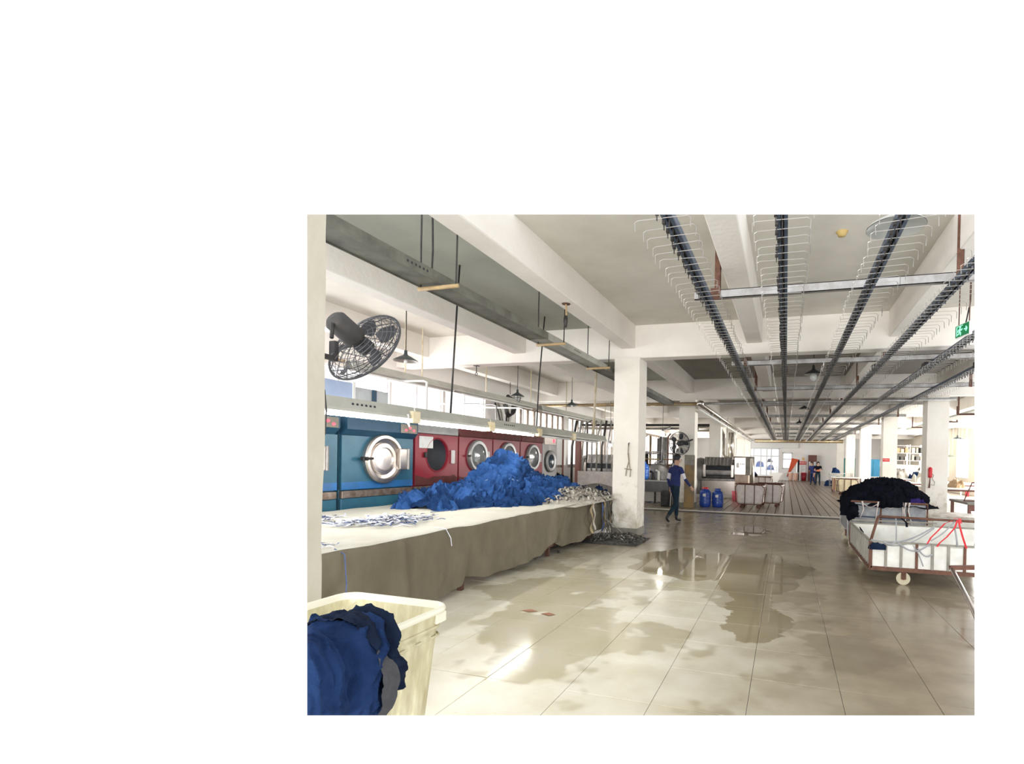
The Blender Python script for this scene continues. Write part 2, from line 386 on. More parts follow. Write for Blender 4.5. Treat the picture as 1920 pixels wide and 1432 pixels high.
# floor: grout bed with a tile for each one that can be told apart
fl = MB().box(LEFT, 1.0, -0.14, RIGHT + 3, 15.75, -0.004); floor = struct('floor', fl, M_grout)
tile_me = MB(); tw = 0.605
tile_me.bbox(-tw / 2 + 0.0016, -tw / 2 + 0.0016, -0.012, tw / 2 - 0.0016, tw / 2 - 0.0016, 0.0, 0.0018)
tile_me = tile_me.mesh('floor_tile'); tile_me.materials.append(M_tile)
x0 = -0.21 + tw / 2; y0 = 3.14 + tw / 2
cells = []
for i in range(-16, 19):
    for j in range(-3, 21):
        cx = x0 + i * tw; cy = y0 + j * tw
        if cy + tw / 2 > 15.76: continue
        if cx < LEFT or not seen((cx, cy, 0), 0.45): continue
        cells.append((cx * cx + cy * cy, cx, cy))
cells.sort()
for k, (dd, cx, cy) in enumerate(cells[:300]):
    o = bpy.data.objects.new('floor_tile', tile_me); COL.objects.link(o); o.parent = floor
    o.location = (cx, cy, random.uniform(-0.0007, 0.0007)); o.rotation_euler = (random.uniform(-.0012, .0012), random.uniform(-.0012, .0012), 0)
if len(cells) > 300:
    mb = MB()
    for dd, cx, cy in cells[300:]: mb.box(cx - tw / 2 + .0016, cy - tw / 2 + .0016, -0.012, cx + tw / 2 - .0016, cy + tw / 2 - .0016, 0)
    o = mb.build('floor_tiles_beyond', M_tile, floor); o['kind'] = 'stuff'
# the paved aisle beyond, with a pale kerb and a drain
struct('trim_1', MB().bbox(-5.6, 15.76, -0.05, 4.0, 15.96, 0.012, 0.006), mat('pale_kerb', (0.72, 0.68, 0.60), (0.55, 0.50, 0.43), 5, 0.3))
fl2 = MB().box(LEFT, 15.97, -0.14, RIGHT + 4, FAR + .2, -0.008); floor2 = struct('floor.001', fl2, M_grout)
pw, pl = 0.27, 0.56
pav = MB().box(-pw / 2 + .013, -pl / 2 + .005, -.014, pw / 2 - .013, pl / 2 - .005, 0.0).mesh('paver'); pav.materials.append(M_paver)
cells = []
for j in range(int((FAR - 15.97) / pl)):
    for i in range(-34, 40):
        cx = i * pw + 0.1; cy = 15.98 + pl / 2 + j * pl
        if cx < LEFT + .2 or cx > RIGHT or not seen((cx, cy, 0), 0.5): continue
        hidden = (cx < -1.7 and cy > 17.5) or cx > 4.6
        cells.append((cy + (100 if hidden else 0), cx, cy))
cells.sort()
for dd, cx, cy in cells[:300]:
    o = bpy.data.objects.new('paver', pav); COL.objects.link(o); o.parent = floor2; o.location = (cx, cy, random.uniform(-.0015, .0015))
mb = MB()
for dd, cx, cy in cells[300:]: mb.box(cx - pw / 2 + .013, cy - pl / 2 + .005, -.014, cx + pw / 2 - .013, cy + pl / 2 - .005, 0)
o = mb.build('pavers_beyond', M_paver, floor2); o['kind'] = 'stuff'
# ceiling slab, longitudinal beams, cross beams
struct('ceiling', MB().box(-3.34, 1.0, CEIL, RIGHT + 4, 10.0, CEIL + .2), M_ceil)
M_ceil_far = mat('ceiling_far_grey', (0.36, 0.34, 0.31), (0.28, 0.265, 0.24), 0.6, 0.9, bump=0.1, bscale=12)  # greyer ceiling colour past the first cross beam
struct('ceiling.003', MB().box(-3.34, 10.0, CEIL, RIGHT + 4, FAR + .2, CEIL + .2), M_ceil_far)
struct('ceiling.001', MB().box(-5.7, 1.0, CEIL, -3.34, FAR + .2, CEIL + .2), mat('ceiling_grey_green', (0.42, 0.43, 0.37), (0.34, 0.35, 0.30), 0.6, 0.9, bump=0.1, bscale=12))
struct('ceiling.002', MB().box(LEFT - .2, 1.0, CEIL, -5.7, FAR + .2, CEIL + .2), M_ceil)
bx_ = [-8.38, -5.86, -3.34, -0.79, 1.72, 4.25, 6.8, 9.3]
edges = [1.0] + [v for r in ROWS for v in (r, r + .32)] + [FAR]
k = 1
for x in bx_:
    wd = 0.3
    for a, b in zip(edges[0::2], edges[1::2]):
        if b <= a: continue
        mb = MB(); mb.bbox(x, a, BEAM_Z, x + wd, b, CEIL + .02, 0.012)
        o = struct('trim_%d' % (k + 10), mb, M_beam); k += 1
for i, y in enumerate(ROWS):
    struct('trim_%d' % (k + 10), MB().bbox(LEFT - .1, y, CROSS_Z, RIGHT + 4, y + .32, CEIL + .02, 0.012), M_beam); k += 1
# columns
def column(x, y, w=.56, d=.56, label='', z1=CROSS_Z + .01, plinth=True, stain=False):
    mb = MB(); n = 14; vs = []; fs = []
    # slightly uneven arrises
    ring = [(0, 0), (.5, 0), (1, 0), (1, .5), (1, 1), (.5, 1), (0, 1), (0, .5)]
    nz = 22
    for q in range(nz + 1):
        z = z1 * q / nz
        for (a, b) in ring:
            jx = fbm(x * 3 + a * 5, y + b * 5, z * 2.3) * .006; vs.append((x + a * w + jx * (1 if a else -1), y + b * d + jx, z))
    for q in range(nz):
        for i in range(8): fs.append((q * 8 + i, q * 8 + (i + 1) % 8, (q + 1) * 8 + (i + 1) % 8, (q + 1) * 8 + i))
    mb.add(vs, fs)
    o = mb.build('column', M_column); tag(o, label, 'column')
    if plinth:
        p = MB().bbox(x - .012, y - .012, 0, x + w + .012, y + d + .012, .17, .006).build('plinth', M_plinth, o)
    return o
colN = column(-3.51, 2.05, .56, .56, 'column at the left edge, carrying the big wall fan')
colN.data.materials[0] = mat('column_paint_darkened', (0.56, 0.53, 0.45), (0.49, 0.46, 0.37), 1.5, 0.85, bump=0.3, bscale=14)  # column paint darkened so the shade on this side is in the colour
colC = column(-3.47, 9.88, .54, .56, 'off-white column at the far end of the draped table, with a hook and frayed rope')
colD = column(-3.53, 16.8, .54, .56, 'off-white column behind the walking man, with a brown stained lower part')
p = MB().bbox(-3.30, 16.70, 0, -2.96, 16.79, 1.78, .008).build('stained_board', M_stain, colD)
p = MB().bbox(-3.30, 16.68, 1.45, -2.96, 16.70, 1.79, .006).build('grey_board_patch', M_plinth, colD)
for y, lab in ((23.7, 'off-white column beyond the drum washer, third in the aisle row'), (30.6, 'off-white column behind the silver duct, fourth in the aisle row'),
               (37.5, 'off-white column beside the white partition'), (44.4, 'farthest off-white column of the row left of the aisle')):
    column(-3.53, y, .54, .56, lab, plinth=False)
colR = column(4.05, 16.88, .58, .56, 'broad off-white column at the right with a red alarm bottle on it', plinth=False)
for y, lab in ((23.8, 'off-white column with the small red notice plate'), (30.7, 'off-white column right of the aisle with a damp stained foot, behind the black cloth heap'),
               (37.6, 'slimmer looking off-white column right of the aisle, just left of the teal board'), (44.5, 'farthest off-white column right of the aisle')):
    column(4.02, y, .56, .56, lab, plinth=False)
# rope hook on column C
h = MB(); h.tube([(-3.12, 9.87, 1.93), (-3.12, 9.83, 1.91), (-3.12, 9.83, 1.87)], .012, 6)
hk = h.build('hook', M_black, colC)
h = MB(); h.tube([(-3.12, 9.83, 1.90), (-3.13, 9.84, 1.7), (-3.11, 9.84, 1.55), (-3.16, 9.84, 1.36), (-3.17, 9.84, 1.25)], .012, 6)
h.tube([(-3.12, 9.84, 1.72), (-3.10, 9.84, 1.5), (-3.07, 9.84, 1.36), (-3.08, 9.84, 1.23)], .010, 6)
h.tube([(-3.20, 9.84, 1.40), (-3.05, 9.84, 1.38)], .012, 6)
tag(h.build('frayed_rope', mat('old_rope', (0.30, 0.27, 0.20), rough=.9)), 'frayed rope hanging from a hook on the column at the table end', 'rope')
# walls with real window openings
def wall_x(name, x, t, y0, y1, wins, m, z1=CEIL):
    """wall in the plane X = x; wins [(ya, yb, za, zb)] open"""
    mb = MB(); ys = sorted({y0, y1} | {v for q in wins for v in q[:2]})
    for a, b in zip(ys[:-1], ys[1:]):
        mid = (a + b) / 2; hit = [q for q in wins if q[0] <= mid <= q[1]]
        if not hit: mb.box(x, a, 0, x + t, b, z1)
        else:
            za, zb = hit[0][2:]
            if za > 0: mb.box(x, a, 0, x + t, b, za)
            mb.box(x, a, zb, x + t, b, z1)
    return struct(name, mb, m)
wn = [0]
def window_x(x, ya, yb, za, zb, nmull, frame_m, mw=.05, cross=None):
    """window in an X wall: frame, mullions and panes as parts"""
    wn[0] += 1
    f = MB(); f.box(x - .04, ya, za, x + .04, ya + mw, zb); f.box(x - .04, yb - mw, za, x + .04, yb, zb)
    f.box(x - .04, ya, za, x + .04, yb, za + mw); f.box(x - .04, ya, zb - mw, x + .04, yb, zb)
    o = struct('window_%d' % wn[0], f, frame_m)
    st = (yb - ya) / (nmull + 1)
    for i in range(1, nmull + 1):
        y = ya + st * i; MB().bbox(x - .035, y - mw / 2, za + mw, x + .035, y + mw / 2, zb - mw, .004).build('mullion', frame_m, o)
    if cross:
        for z in cross: MB().bbox(x - .03, ya + mw, z - .025, x + .03, yb - mw, z + .025, .004).build('transom', frame_m, o)
    for i in range(nmull + 1):
        MB().box(x - .004, ya + st * i + mw / 2, za + mw, x + .004, ya + st * (i + 1) - mw / 2, zb - mw).build('pane', M_pane, o)
    return o
Lw = [(7.0, 9.7, 2.0, 3.42), (9.75, 11.6, 2.0, 3.42), (11.7, 13.6, 2.0, 3.42), (15.4, 19.4, 1.2, 3.45), (19.8, 24.5, 1.2, 3.45), (24.9, 30.0, 1.2, 3.45), (31, 36, 1.2, 3.4), (37, 43, 1.2, 3.4)]
wall_x('wall_left', LEFT - .2, .2, 6.0, FAR, Lw, M_wall)
M_bar = mat('window_bar_brown', (0.26, 0.20, 0.16), (0.40, 0.34, 0.30), 8, 0.6)
for i, (a, b, c, d) in enumerate(Lw):
    if i < 3: window_x(LEFT - .1, a, b, c, d, 1, M_winframe, .035)
    else: window_x(LEFT - .1, a, b, c, d, 7 if i < 6 else 5, M_bar, .14, None)
Rw = [(22.5, 25.3, .9, 3.1), (26.3, 28.2, .9, 3.1), (29.2, 30.9, .9, 3.1), (32.0, 34.2, .9, 3.2), (35.5, 38.5, .9, 3.2), (40, 43, .9, 3.2)]
wall_x('wall_right', RIGHT, .2, 20.0, FAR, Rw, mat('warm_wall', (0.84, 0.77, 0.65), (0.78, 0.70, 0.58), .8, .85))
for a, b, c, d in Rw: window_x(RIGHT + .05, a, b, c, d, 3, M_winframe, .06, [2.15])
# far wall with partition window, openings
mb = MB()
mb.box(LEFT, FAR, 0, -3.6, FAR + .2, CEIL); mb.box(-3.6, FAR, 2.95, -.6, FAR + .2, CEIL); mb.box(-.6, FAR, 0, -.35, FAR + .2, CEIL)
mb.box(-.35, FAR, 2.55, .55, FAR + .2, CEIL); mb.box(-.35, FAR, 0, .55, FAR + .2, 1.05); mb.box(.55, FAR, 0, .95, FAR + .2, CEIL)
mb.box(.95, FAR, 1.95, 1.20, FAR + .2, CEIL); mb.box(1.2, FAR, 0, 4.6, FAR + .2, CEIL); mb.box(4.6, FAR, 0, RIGHT + 4, FAR + .2, CEIL)
mb.box(-3.6, FAR, 0, -.6, FAR + .2, .35)
struct('wall_back', mb, M_wall)
def window_y(y, xa, xb, za, zb, xs, zs, m, mw=.07):
    wn[0] += 1
    f = MB(); f.box(xa, y - .05, za, xa + mw, y + .05, zb); f.box(xb - mw, y - .05, za, xb, y + .05, zb); f.box(xa, y - .05, za, xb, y + .05, za + mw); f.box(xa, y - .05, zb - mw, xb, y + .05, zb)
    o = struct('window_%d' % wn[0], f, m)
    for x in xs: MB().box(x - mw / 2, y - .04, za + mw, x + mw / 2, y + .04, zb - mw).build('mullion', m, o)
    for z in zs: MB().box(xa + mw, y - .035, z - mw / 2, xb - mw, y + .035, z + mw / 2).build('transom', m, o)
    e = [xa] + list(xs) + [xb]
    for a, b in zip(e[:-1], e[1:]): MB().box(a + mw / 2, y - .005, za + mw, b - mw / 2, y + .005, zb - mw).build('pane', M_pane, o)
    return o
window_y(FAR + .05, -3.6, -.6, .35, 2.95, [-2.95, -2.3, -1.75, -1.35], [2.2], M_winframe, .09)
window_y(FAR + .05, -.35, .55, 1.05, 2.55, [], [1.95], M_winframe, .09)
# things on the far wall
def t1(name, mb, m, label, cat, group=None, smooth=False):
    o = mb.build(name, m, None, smooth); return tag(o, label, cat, group)
t1('wall_duct', MB().bbox(-3.4, FAR - .32, 2.95, 1.0, FAR - .02, 3.62, .02), M_white, 'long white boxed duct high on the far wall', 'duct')
wr = thing('wardrobe', 'tall dark red two-door cabinet against the far wall', 'cabinet', (2.3, FAR - .5, 0))
MB().bbox(-.36, .02, 0, .36, .48, 2.35, .012).build('body', M_wood, wr)
for s in (-1, 1):
    d = MB().bbox(.008 if s > 0 else -.35, -.01, .06, .35 if s > 0 else -.008, .02, 2.3, .006).build('door', M_wood, wr)
    MB().box(s * .2 - .1, -.016, 1.2, s * .2 + .1, -.01, 1.75).build('pane', M_glass, d)
cu = MB(); n = 12; vs = []; fs = []
for i in range(n + 1):
    for j in range(9):
        u = i / n; v = j / 8; ztop = 2.05 - .12 * v
        x = .5 + v * (.62 - .55 * u) - .42 * u; z = ztop - 1.75 * u + v * u * .15
        vs.append((x - .0 + .0 * u, FAR - .05 + .03 * math.sin(v * 16), z))
for i in range(n):
    for j in range(8): a = i * 9 + j; fs.append((a, a + 1, a + 10, a + 9))
cu.add(vs, fs); t1('door_curtain', cu, M_orange, 'orange curtain drawn aside over the far doorway', 'curtain', smooth=True)
dk = MB().bbox(1.0, FAR + .12, 0, 1.19, FAR + .16, 1.94, .004); o = struct('door_1', dk, M_dark)
for x, lab in ((.42, 'pale pink tub against the far wall, the one nearer the window'), (.86, 'pale pink tub under the orange curtain end')):
    t = thing('round_tub', lab, 'tub', (x, FAR - 1.2, 0))
    o = MB().lathe([(.001, .01), (.17, .01), (.19, .30), (.2, .62), (.205, .74), (.19, .74), (.18, .1)], 16).build('body', mat('pink_tub', (0.70, 0.44, 0.34), rough=.6), t, True)
    MB().lathe([(.19, .70), (.215, .70), (.215, .76), (.001, .77)], 16).build('lid', M_white, t)
t = thing('dust_bin', 'dark red plastic bin by the far doorway notice', 'bin', (1.55, FAR - .7, 0))
MB().lathe([(.001, .01), (.2, .01), (.25, .72), (.23, .72), (.18, .05)], 16).build('body', mat('crimson_plastic', (0.30, .015, .03), rough=.4), t, True)
MB().lathe([(.255, .70), (.262, .75), (.235, .75)], 16).build('rim', M_redp, t)
nb = thing('notice_board', 'red-headed notice sheet on the far wall beside the cabinet', 'notice', (1.48, FAR - .03, 0))
MB().box(-.27, -.01, .75, .27, .01, 1.45).build('sheet', M_white, nb)
MB().box(-.3, -.02, 1.46, .3, .01, 1.78).build('red_header', M_redp, nb)
ln = MB()
for i in range(6): ln.box(-.2, -.013, 1.35 - i * .1, .2 - .1 * (i % 3), -.011, 1.37 - i * .1)
ln.build('printed_lines', M_plinth, nb)
def text(body, size, m, parent, loc, rot, name='lettering', ext=.002):
    c = bpy.data.curves.new(name, 'FONT'); c.body = body; c.size = size; c.align_x = 'CENTER'; c.align_y = 'CENTER'; c.extrude = ext; c.resolution_u = 2
    o = bpy.data.objects.new(name, c); COL.objects.link(o)
    bpy.context.view_layer.update()
    me = bpy.data.meshes.new_from_object(o.evaluated_get(bpy.context.evaluated_depsgraph_get())); bpy.data.objects.remove(o)
    me.materials.clear(); o = link(name, me, m, parent); o.location = loc; o.rotation_euler = rot; return o
text('安全区', .2, M_white, nb, (0, -.024, 1.62), (R(90), 0, 0))
t1('orange_notice', MB().bbox(1.40, FAR - .03, 1.85, 1.62, FAR - .01, 2.12, .003), mat('orange_paper', (0.85, .55, .25), rough=.7), 'small orange sheet pinned above the red header', 'notice')
# red plate on a right-hand column
sp = thing('notice_plate', 'small red plate with pale lettering on the column', 'sign', (4.15, 23.79, 1.8))
MB().bbox(-.14, -.012, -.07, .14, 0, .07, .004).build('plate', M_redp, sp)
text('严禁烟火', .065, M_redtxt, sp, (0, -.014, 0), (R(90), 0, 0))
# alarm bottle on the broad column
ab = thing('alarm_horn', 'red cylinder with dangling cord hung on the broad right column', 'alarm', (4.15, 16.83, 0))
MB().lathe([(.001, 1.22), (.05, 1.23), (.055, 1.28), (.055, 1.5), (.03, 1.54), (.001, 1.55)], 12).build('cylinder', M_redp, ab, True)
MB().tube([(0, 0, 1.22), (-.01, 0, 1.05), (-.02, 0, .92)], [.012, .02, .028], 8).build('red_horn', M_rust, ab)
MB().tube([(.06, .02, 1.35), (.1, .02, 1.3), (.06, .02, 1.2), (.13, .02, 1.1), (.12, .02, 1.0), (.03, .02, 1.02)], .008, 5).build('cord', M_plinth, ab)

# ================================================================== OVERHEAD RAILS
hook_me = MB()
hook_me.m(0).tube([(-.21, 0, -.15), (-.213, .004, -.075), (-.19, 0, -.062), (.19, 0, -.055), (.213, .003, -.07), (.21, 0, -.145)], .0034, 4)
hook_me.m(1).tube([(0, 0, 0), (0, 0, -.06)], .006, 4).box(-.055, -.018, -.03, -.03, .018, .012).box(-.046, -.006, -.075, -.038, .006, -.03)
hook_me = hook_me.mesh('hanger_hook'); hook_me.materials.append(M_wire); hook_me.materials.append(M_black)
hook_far = MB().m(0).tube([(-.21, 0, -.15), (-.205, 0, -.06), (.205, 0, -.055), (.21, 0, -.145)], .0042, 3).m(1).box(-.05, -.015, -.06, -.03, .015, .01).mesh('hook_far')
rail_labels = ['leftmost overhead hanger rail, nearest the white ceiling bay', 'second overhead hanger rail from the left, running straight up the photo', 'third overhead hanger rail, passing under the round enamel lamp',
               'fourth overhead hanger rail, running under the green exit sign', 'fifth overhead hanger rail, just left of the far right one', 'rightmost of the six overhead hanger rails, beside the right columns']
for ri, rx in enumerate([-.93, -.07, .82, 1.68, 2.6, 3.5]):
    rz = 3.47; t = thing('hanger_rail', rail_labels[ri], 'rail', (rx, 0, rz), 0, 'overhead hanger rails')
    m = MB()
    for sx in (-1, 1): m.box(sx * .034 - .008, 2.5, 0, sx * .034 + .008, 43.5, .075)
    m.box(-.04, 2.5, .068, .04, 43.5, .08); m.box(-.042, 2.5, -.004, -.014, 43.5, .006); m.box(.014, 2.5, -.004, .042, 43.5, .006)
    m.build('track', M_rail, t)
    ch = MB(); ch.tube([(0.0, 2.5, .02), (0, 43.5, .02)], .013, 5); ch.build('chain', M_black, t)
    y = 3.6; far = MB(); yo = random.uniform(0, .1); cnt = 0
    while y < 42.5:
        yy = y + yo; a = random.uniform(-.05, .10) if ri != 2 else random.uniform(-.08, .06)
        p = (rx, yy, rz)
        if seen((rx, yy, rz - .1), .22):
            if yy < 19 and cnt < 298:
                o = bpy.data.objects.new('hanger_hook', hook_me); COL.objects.link(o); o.parent = t
                o.location = (random.uniform(-.012, .012), yy, 0); o.rotation_euler = (random.uniform(-.08, .08), random.uniform(-.03, .03), a); cnt += 1
            else:
                M = T(0, yy, 0) @ RZ(a)
                for pl_ in hook_far.polygons: pass
                b0 = len(far.v); far.v += [tuple(M @ v.co) for v in hook_far.vertices]
                for pl_ in hook_far.polygons: far.f.append(tuple(b0 + i for i in pl_.vertices)); far.mi.append(pl_.material_index)
        y += .155
    o = far.build('hanger_hooks_beyond', [M_wire, M_black], t); o['kind'] = 'stuff'
    MB().box(-.06, 10.9, .0, .06, 11.15, .13).build('joint_plate', M_black, t)
# cross bars that carry the rails, each with its hangers
for bi, by in enumerate([6.1, 10.45, 14.1, 18.0, 22.4, 26.8, 31.2, 35.5, 39.5]):
    lab = ['nearest galvanised cross bar under the hanger rails', 'galvanised cross bar just below the first wide cross beam', 'third cross bar carrying the hanger rails', 'fourth cross bar carrying the hanger rails',
           'fifth cross bar carrying the hanger rails', 'sixth cross bar carrying the hanger rails', 'seventh cross bar carrying the hanger rails', 'eighth cross bar carrying the hanger rails', 'farthest cross bar carrying the hanger rails'][bi]
    t = thing('cross_bar', lab, 'bar', (0, by, 3.55), 0, 'cross bars over the hanger rails')
    x0b = -1.12
    m = MB(); m.box(x0b, -.035, 0, 4.6, -.027, .1); m.box(x0b, -.035, .092, 4.6, .035, .1); m.box(x0b, -.035, 0, 4.6, .035, .008)
    m.build('channel', M_galv, t)
    for hx in (-.84, 1.73, 4.3):
        top = CEIL - 3.55 if not any(r - .1 < by < r + .4 for r in ROWS) else CROSS_Z - 3.55 + .3
        MB().bbox(hx - .035, -.045, -.01, hx + .035, -.037, top, .002).build('hanger', M_rust, t)
        MB().bbox(hx + .028, -.045, -.01, hx + .035, .02, top, .002).build('hanger_flange', M_rust, t)
    if bi == 0: MB().box(-.92, -.05, -.02, -.8, -.036, .12).build('rust_plate', M_rust, t)

# ================================================================== LAMP TROUGHS (left bay)
def trough(name, label, x, w, h, z, segs, m_side, m_under, lit=False, group='suspended lamp troughs'):
    t = thing(name, label, 'lamp', (x, 0, z), 0)
    for (ya, yb, ms) in segs:
        m = MB()
        m.prism([(-w / 2, 0), (-w / 2 + .008, 0), (-w / 2 + .008, h - .03), (w / 2 - .008, h - .03), (w / 2 - .008, 0), (w / 2, 0), (w / 2, h), (-w / 2, h)], ya, yb, 'y')
        m.prism([(-w / 2 + .02, .012), (w / 2 - .02, .012), (w / 2 - .02, .022), (-w / 2 + .02, .022)], ya + .01, yb - .01, 'y')
        m.build('trough', ms, t)
        s = MB()
        for yy in (ya + (yb - ya) * .38,):
            for q in range(6): s.add([(w / 2 + .001, yy + q * .055 + .014 * math.cos(a) , h * .55 + .014 * math.sin(a)) for a in [2 * PI * i / 8 for i in range(8)]], [tuple(range(8))])
        s.build('vent_slots', M_dark, t)
    return t
hi_tr = trough('lamp_trough', 'long dark grey-green trough hung under the ceiling left of the columns', -3.70, .31, .11, 3.40, [(2.2, 7.0, M_trough_d), (7.0, 9.6, M_trough), (9.6, 16.3, M_trough_d)], M_trough, M_trough)
def hang_rods(parent_x, spec, name, lab, m):
    pass
# hanging rods with tan cross pieces
for i, (y, yb) in enumerate([(4.5, 4.5), (7.15, 7.1), (9.2, 9.15)]):
    lab = ['nearest tan cross piece and rod pair under the high trough', 'middle tan cross piece and rod pair under the high trough', 'tan cross piece and rods under the high trough beside the table-end column'][i]
    t = thing('trough_hanger', lab, 'hanger', (-3.58, y, 3.36))
    MB().tube([(-.24, 0, 0), (.24, .02, .01)], .022, 8).build('cross_piece', M_yellow, t, True)
    for sx in (-1, 1): MB().tube([(sx * .22, .01, 0), (sx * .225, .012, .5), (sx * .22, .01, CEIL - 3.36)], .009, 6).build('rod', M_black, t)
MB_ = MB().tube([(-3.98, 4.9, CEIL), (-3.97, 4.9, 3.95), (-3.99, 4.9, 3.5)], .011, 6); t1('hanging_rod', MB_, M_black, 'single black rod running up from the high trough near its dark start', 'rod')
# lit trough over the sorting table
lt = thing('lamp_trough', 'lit fluorescent trough hung over the draped table', 'lamp', (-4.6, 0, 2.04))
for ya, yb in ((2.6, 5.3), (5.33, 7.0), (7.03, 8.6), (8.63, 12.3)):
    m = MB(); m.prism([(-.05, .15), (.05, .15), (.10, .03), (.10, 0), (.092, 0), (.042, .135), (-.042, .135), (-.092, 0), (-.10, 0), (-.10, .03)], ya, yb, 'y')
    m.build('trough', M_trough_w, lt)
for ya, yb, on in ((2.75, 3.9, 1), (4.02, 5.22, 1), (5.42, 6.9, 1), (7.12, 8.45, 1), (8.8, 10.1, 0), (10.3, 11.7, 0)):
    tb = MB().tube([(0.045, ya, -.035), (0.045, yb, -.035)], .019, 10).build('tube' if on else 'unlit_tube', M_tube if on else M_tube_off, lt, True)
for y in (5.28, 6.98, 8.6, 10.2):
    MB().bbox(.04, y - .07, -.05, .125, y + .07, .10, .008).build('lamp_holder', M_holder, lt)
s = MB()
for yy in (4.35, 7.4):
    for q in range(6):
        s.add([(.081, yy + q * .06 + .016 * math.cos(a), .085 + .016 * math.sin(a)) for a in [2 * PI * i / 8 for i in range(8)]], [tuple(range(8))])
s.build('vent_slots', M_dark, lt)
MB().tube([(.05, 5.15, 0), (.08, 5.2, -.1), (.10, 5.15, .05)], .012, 6).build('switch_cable', M_white, lt)
for i, (y, ytop, m, lab, r) in enumerate([(6.1, 6.25, M_black, 'long black rod holding the lit trough, the nearer one', .013), (8.66, 8.91, M_black, 'long black rod holding the lit trough at its last lit tube', .013),
                                   (11.6, 11.75, M_pole, 'cream pole holding the unlit end of the table trough', .03)]):
    t1('trough_rod', MB().tube([(-4.6, y, 2.19), (-4.59, y + .04, 3.0), (-4.6, ytop, CEIL)], r, 8), m, lab, 'rod', smooth=True)
# the second, unlit row by the windows
l2 = thing('lamp_trough', 'unlit white trough hung in front of the left windows', 'lamp', (-7.6, 0, 3.13))
for ya, yb in ((7.2, 10.3), (10.33, 14.2), (14.5, 22.5)):
    MB().prism([(-.05, .15), (.05, .15), (.12, .03), (.12, 0), (.112, 0), (.042, .135), (-.042, .135), (-.112, 0), (-.12, 0), (-.12, .03)], ya, yb, 'y').build('trough', M_trough_w, l2)
    MB().tube([(0, ya + .2, -.03), (0, yb - .2, -.03)], .018, 8).build('unlit_tube', M_tube_off, l2, True)
for y in (8.6, 9.1, 11.5, 13.9, 16.5, 20.5):
    MB().bar((0, y, .14), (0, y, CEIL - 3.135), .03, .012).build('strap', M_pole, l2)
# ================================================================== PENDANTS
def pendant(x, y, z, zt, r, label, cage=False, bulb=False, globe=False, white=False):
    t = thing('pendant_lamp', label, 'lamp', (x, y, z))
    MB().lathe([(r, 0), (r * .93, .02), (r * .55, .07), (r * .2, .11), (.03, .14), (.028, .2), (.001, .2)], 24).build('shade', M_enamel if not white else M_enamel_w, t, True)
    MB().lathe([(r * .985, -.003), (r * .5, .05), (.04, .08), (.001, .08)], 24).build('reflector', M_enamel_w, t, True)
    m = MB(); m.tube([(0, 0, .19), (0.004, 0, (zt - z) * .5), (0, 0, zt - z)], .009, 6); m.lathe([(.001, zt - z - .02), (.035, zt - z - .02), (.045, zt - z)], 10); m.build('cord', M_black, t)
    if cage:
        c = MB(); c.tube([(.11 * math.cos(a), .11 * math.sin(a), -.05) for a in [2 * PI * i / 12 for i in range(12)]], .006, 4, closed=True)
        for i in range(6):
            a = 2 * PI * i / 6; c.tube([(.1 * math.cos(a), .1 * math.sin(a), .03), (.11 * math.cos(a), .11 * math.sin(a), -.06), (.05 * math.cos(a), .05 * math.sin(a), -.16), (0, 0, -.18)], .006, 4)
        c.build('cage', M_black, t)
    if cage or globe:
        MB().lathe([(.001, -.15), (.05, -.135), (.082, -.08), (.08, -.02), (.05, .03), (.001, .04)], 16).build('glass_globe', mat('lamp_glass', (0.55, .57, .55), rough=.08), t, True)
    else:
        MB().lathe([(.001, -.05), (.03, -.035), (.032, -.0), (.015, .04), (.001, .06)], 12).build('bulb', M_tube_off, t, True)
    return t
pendant(-6.93, 7.85, 3.36, CEIL, .22, 'shallow dark pendant lamp hanging to the right of the big wall fan')
pendant(-7.54, 13.0, 3.36, CEIL, .2, 'caged pendant lamp hanging before the left windows', cage=True)
pendant(-6.94, 15.5, 3.36, CEIL, .2, 'small dark pendant lamp in front of the brass pipe')
pendant(.55, 12.0, 3.60, CEIL, .2, 'pendant lamp with a glass globe between the second and third hanger rails', globe=True)
pendant(.87, 4.8, 3.64, CEIL, .24, 'round white enamel lamp at the top of the photo, above the third hanger rail', white=True)
pendant(.6, 19.6, 3.6, CEIL, .2, 'dark pendant lamp above the middle of the aisle'); pendant(.6, 26.5, 3.6, CEIL, .2, 'smaller dark pendant lamp farther down the aisle')
pendant(8.2, 28.5, 2.95, CEIL, .26, 'dark pendant lamp before the right windows')
# ceiling fittings
t1('smoke_detector', MB().lathe([(.001, CEIL - .055), (.045, CEIL - .05), (.055, CEIL - .02), (.07, CEIL)], 16, T(.58, 6.42, 0)), mat('old_yellow', (0.55, .40, .15), rough=.5), 'yellowed round detector on the ceiling between the rails', 'detector', smooth=True)
hk = thing('ceiling_socket', 'rusty hook with a black socket under the big ceiling beam', 'fitting', (-3.19, 6.85, BEAM_Z))
MB().lathe([(.001, -.012), (.06, -.01), (.065, 0)], 14).build('rose', M_rust, hk, True)
MB().tube([(0, 0, 0), (.01, 0, -.18)], .014, 8).build('stem', M_yellow, hk); MB().lathe([(.001, -.36), (.025, -.34), (.033, -.26), (.026, -.18), (.001, -.17)], 12).build('socket', M_black, hk, True)
hk = thing('ceiling_hook', 'small eye hook hanging under the cross beam near the left windows', 'hook', (-6.9, 10.05, CROSS_Z))
MB().tube([(0, 0, 0), (0, 0, -.16)], .01, 6).build('shank', M_black, hk); MB().tube([(.028 * math.cos(a), 0, -.19 + .03 * math.sin(a)) for a in [2 * PI * i / 10 for i in range(10)]], .008, 5, closed=True).build('eye', M_black, hk); MB().box(-.05, -.05, -.015, .05, .05, 0).build('plate', M_black, hk)
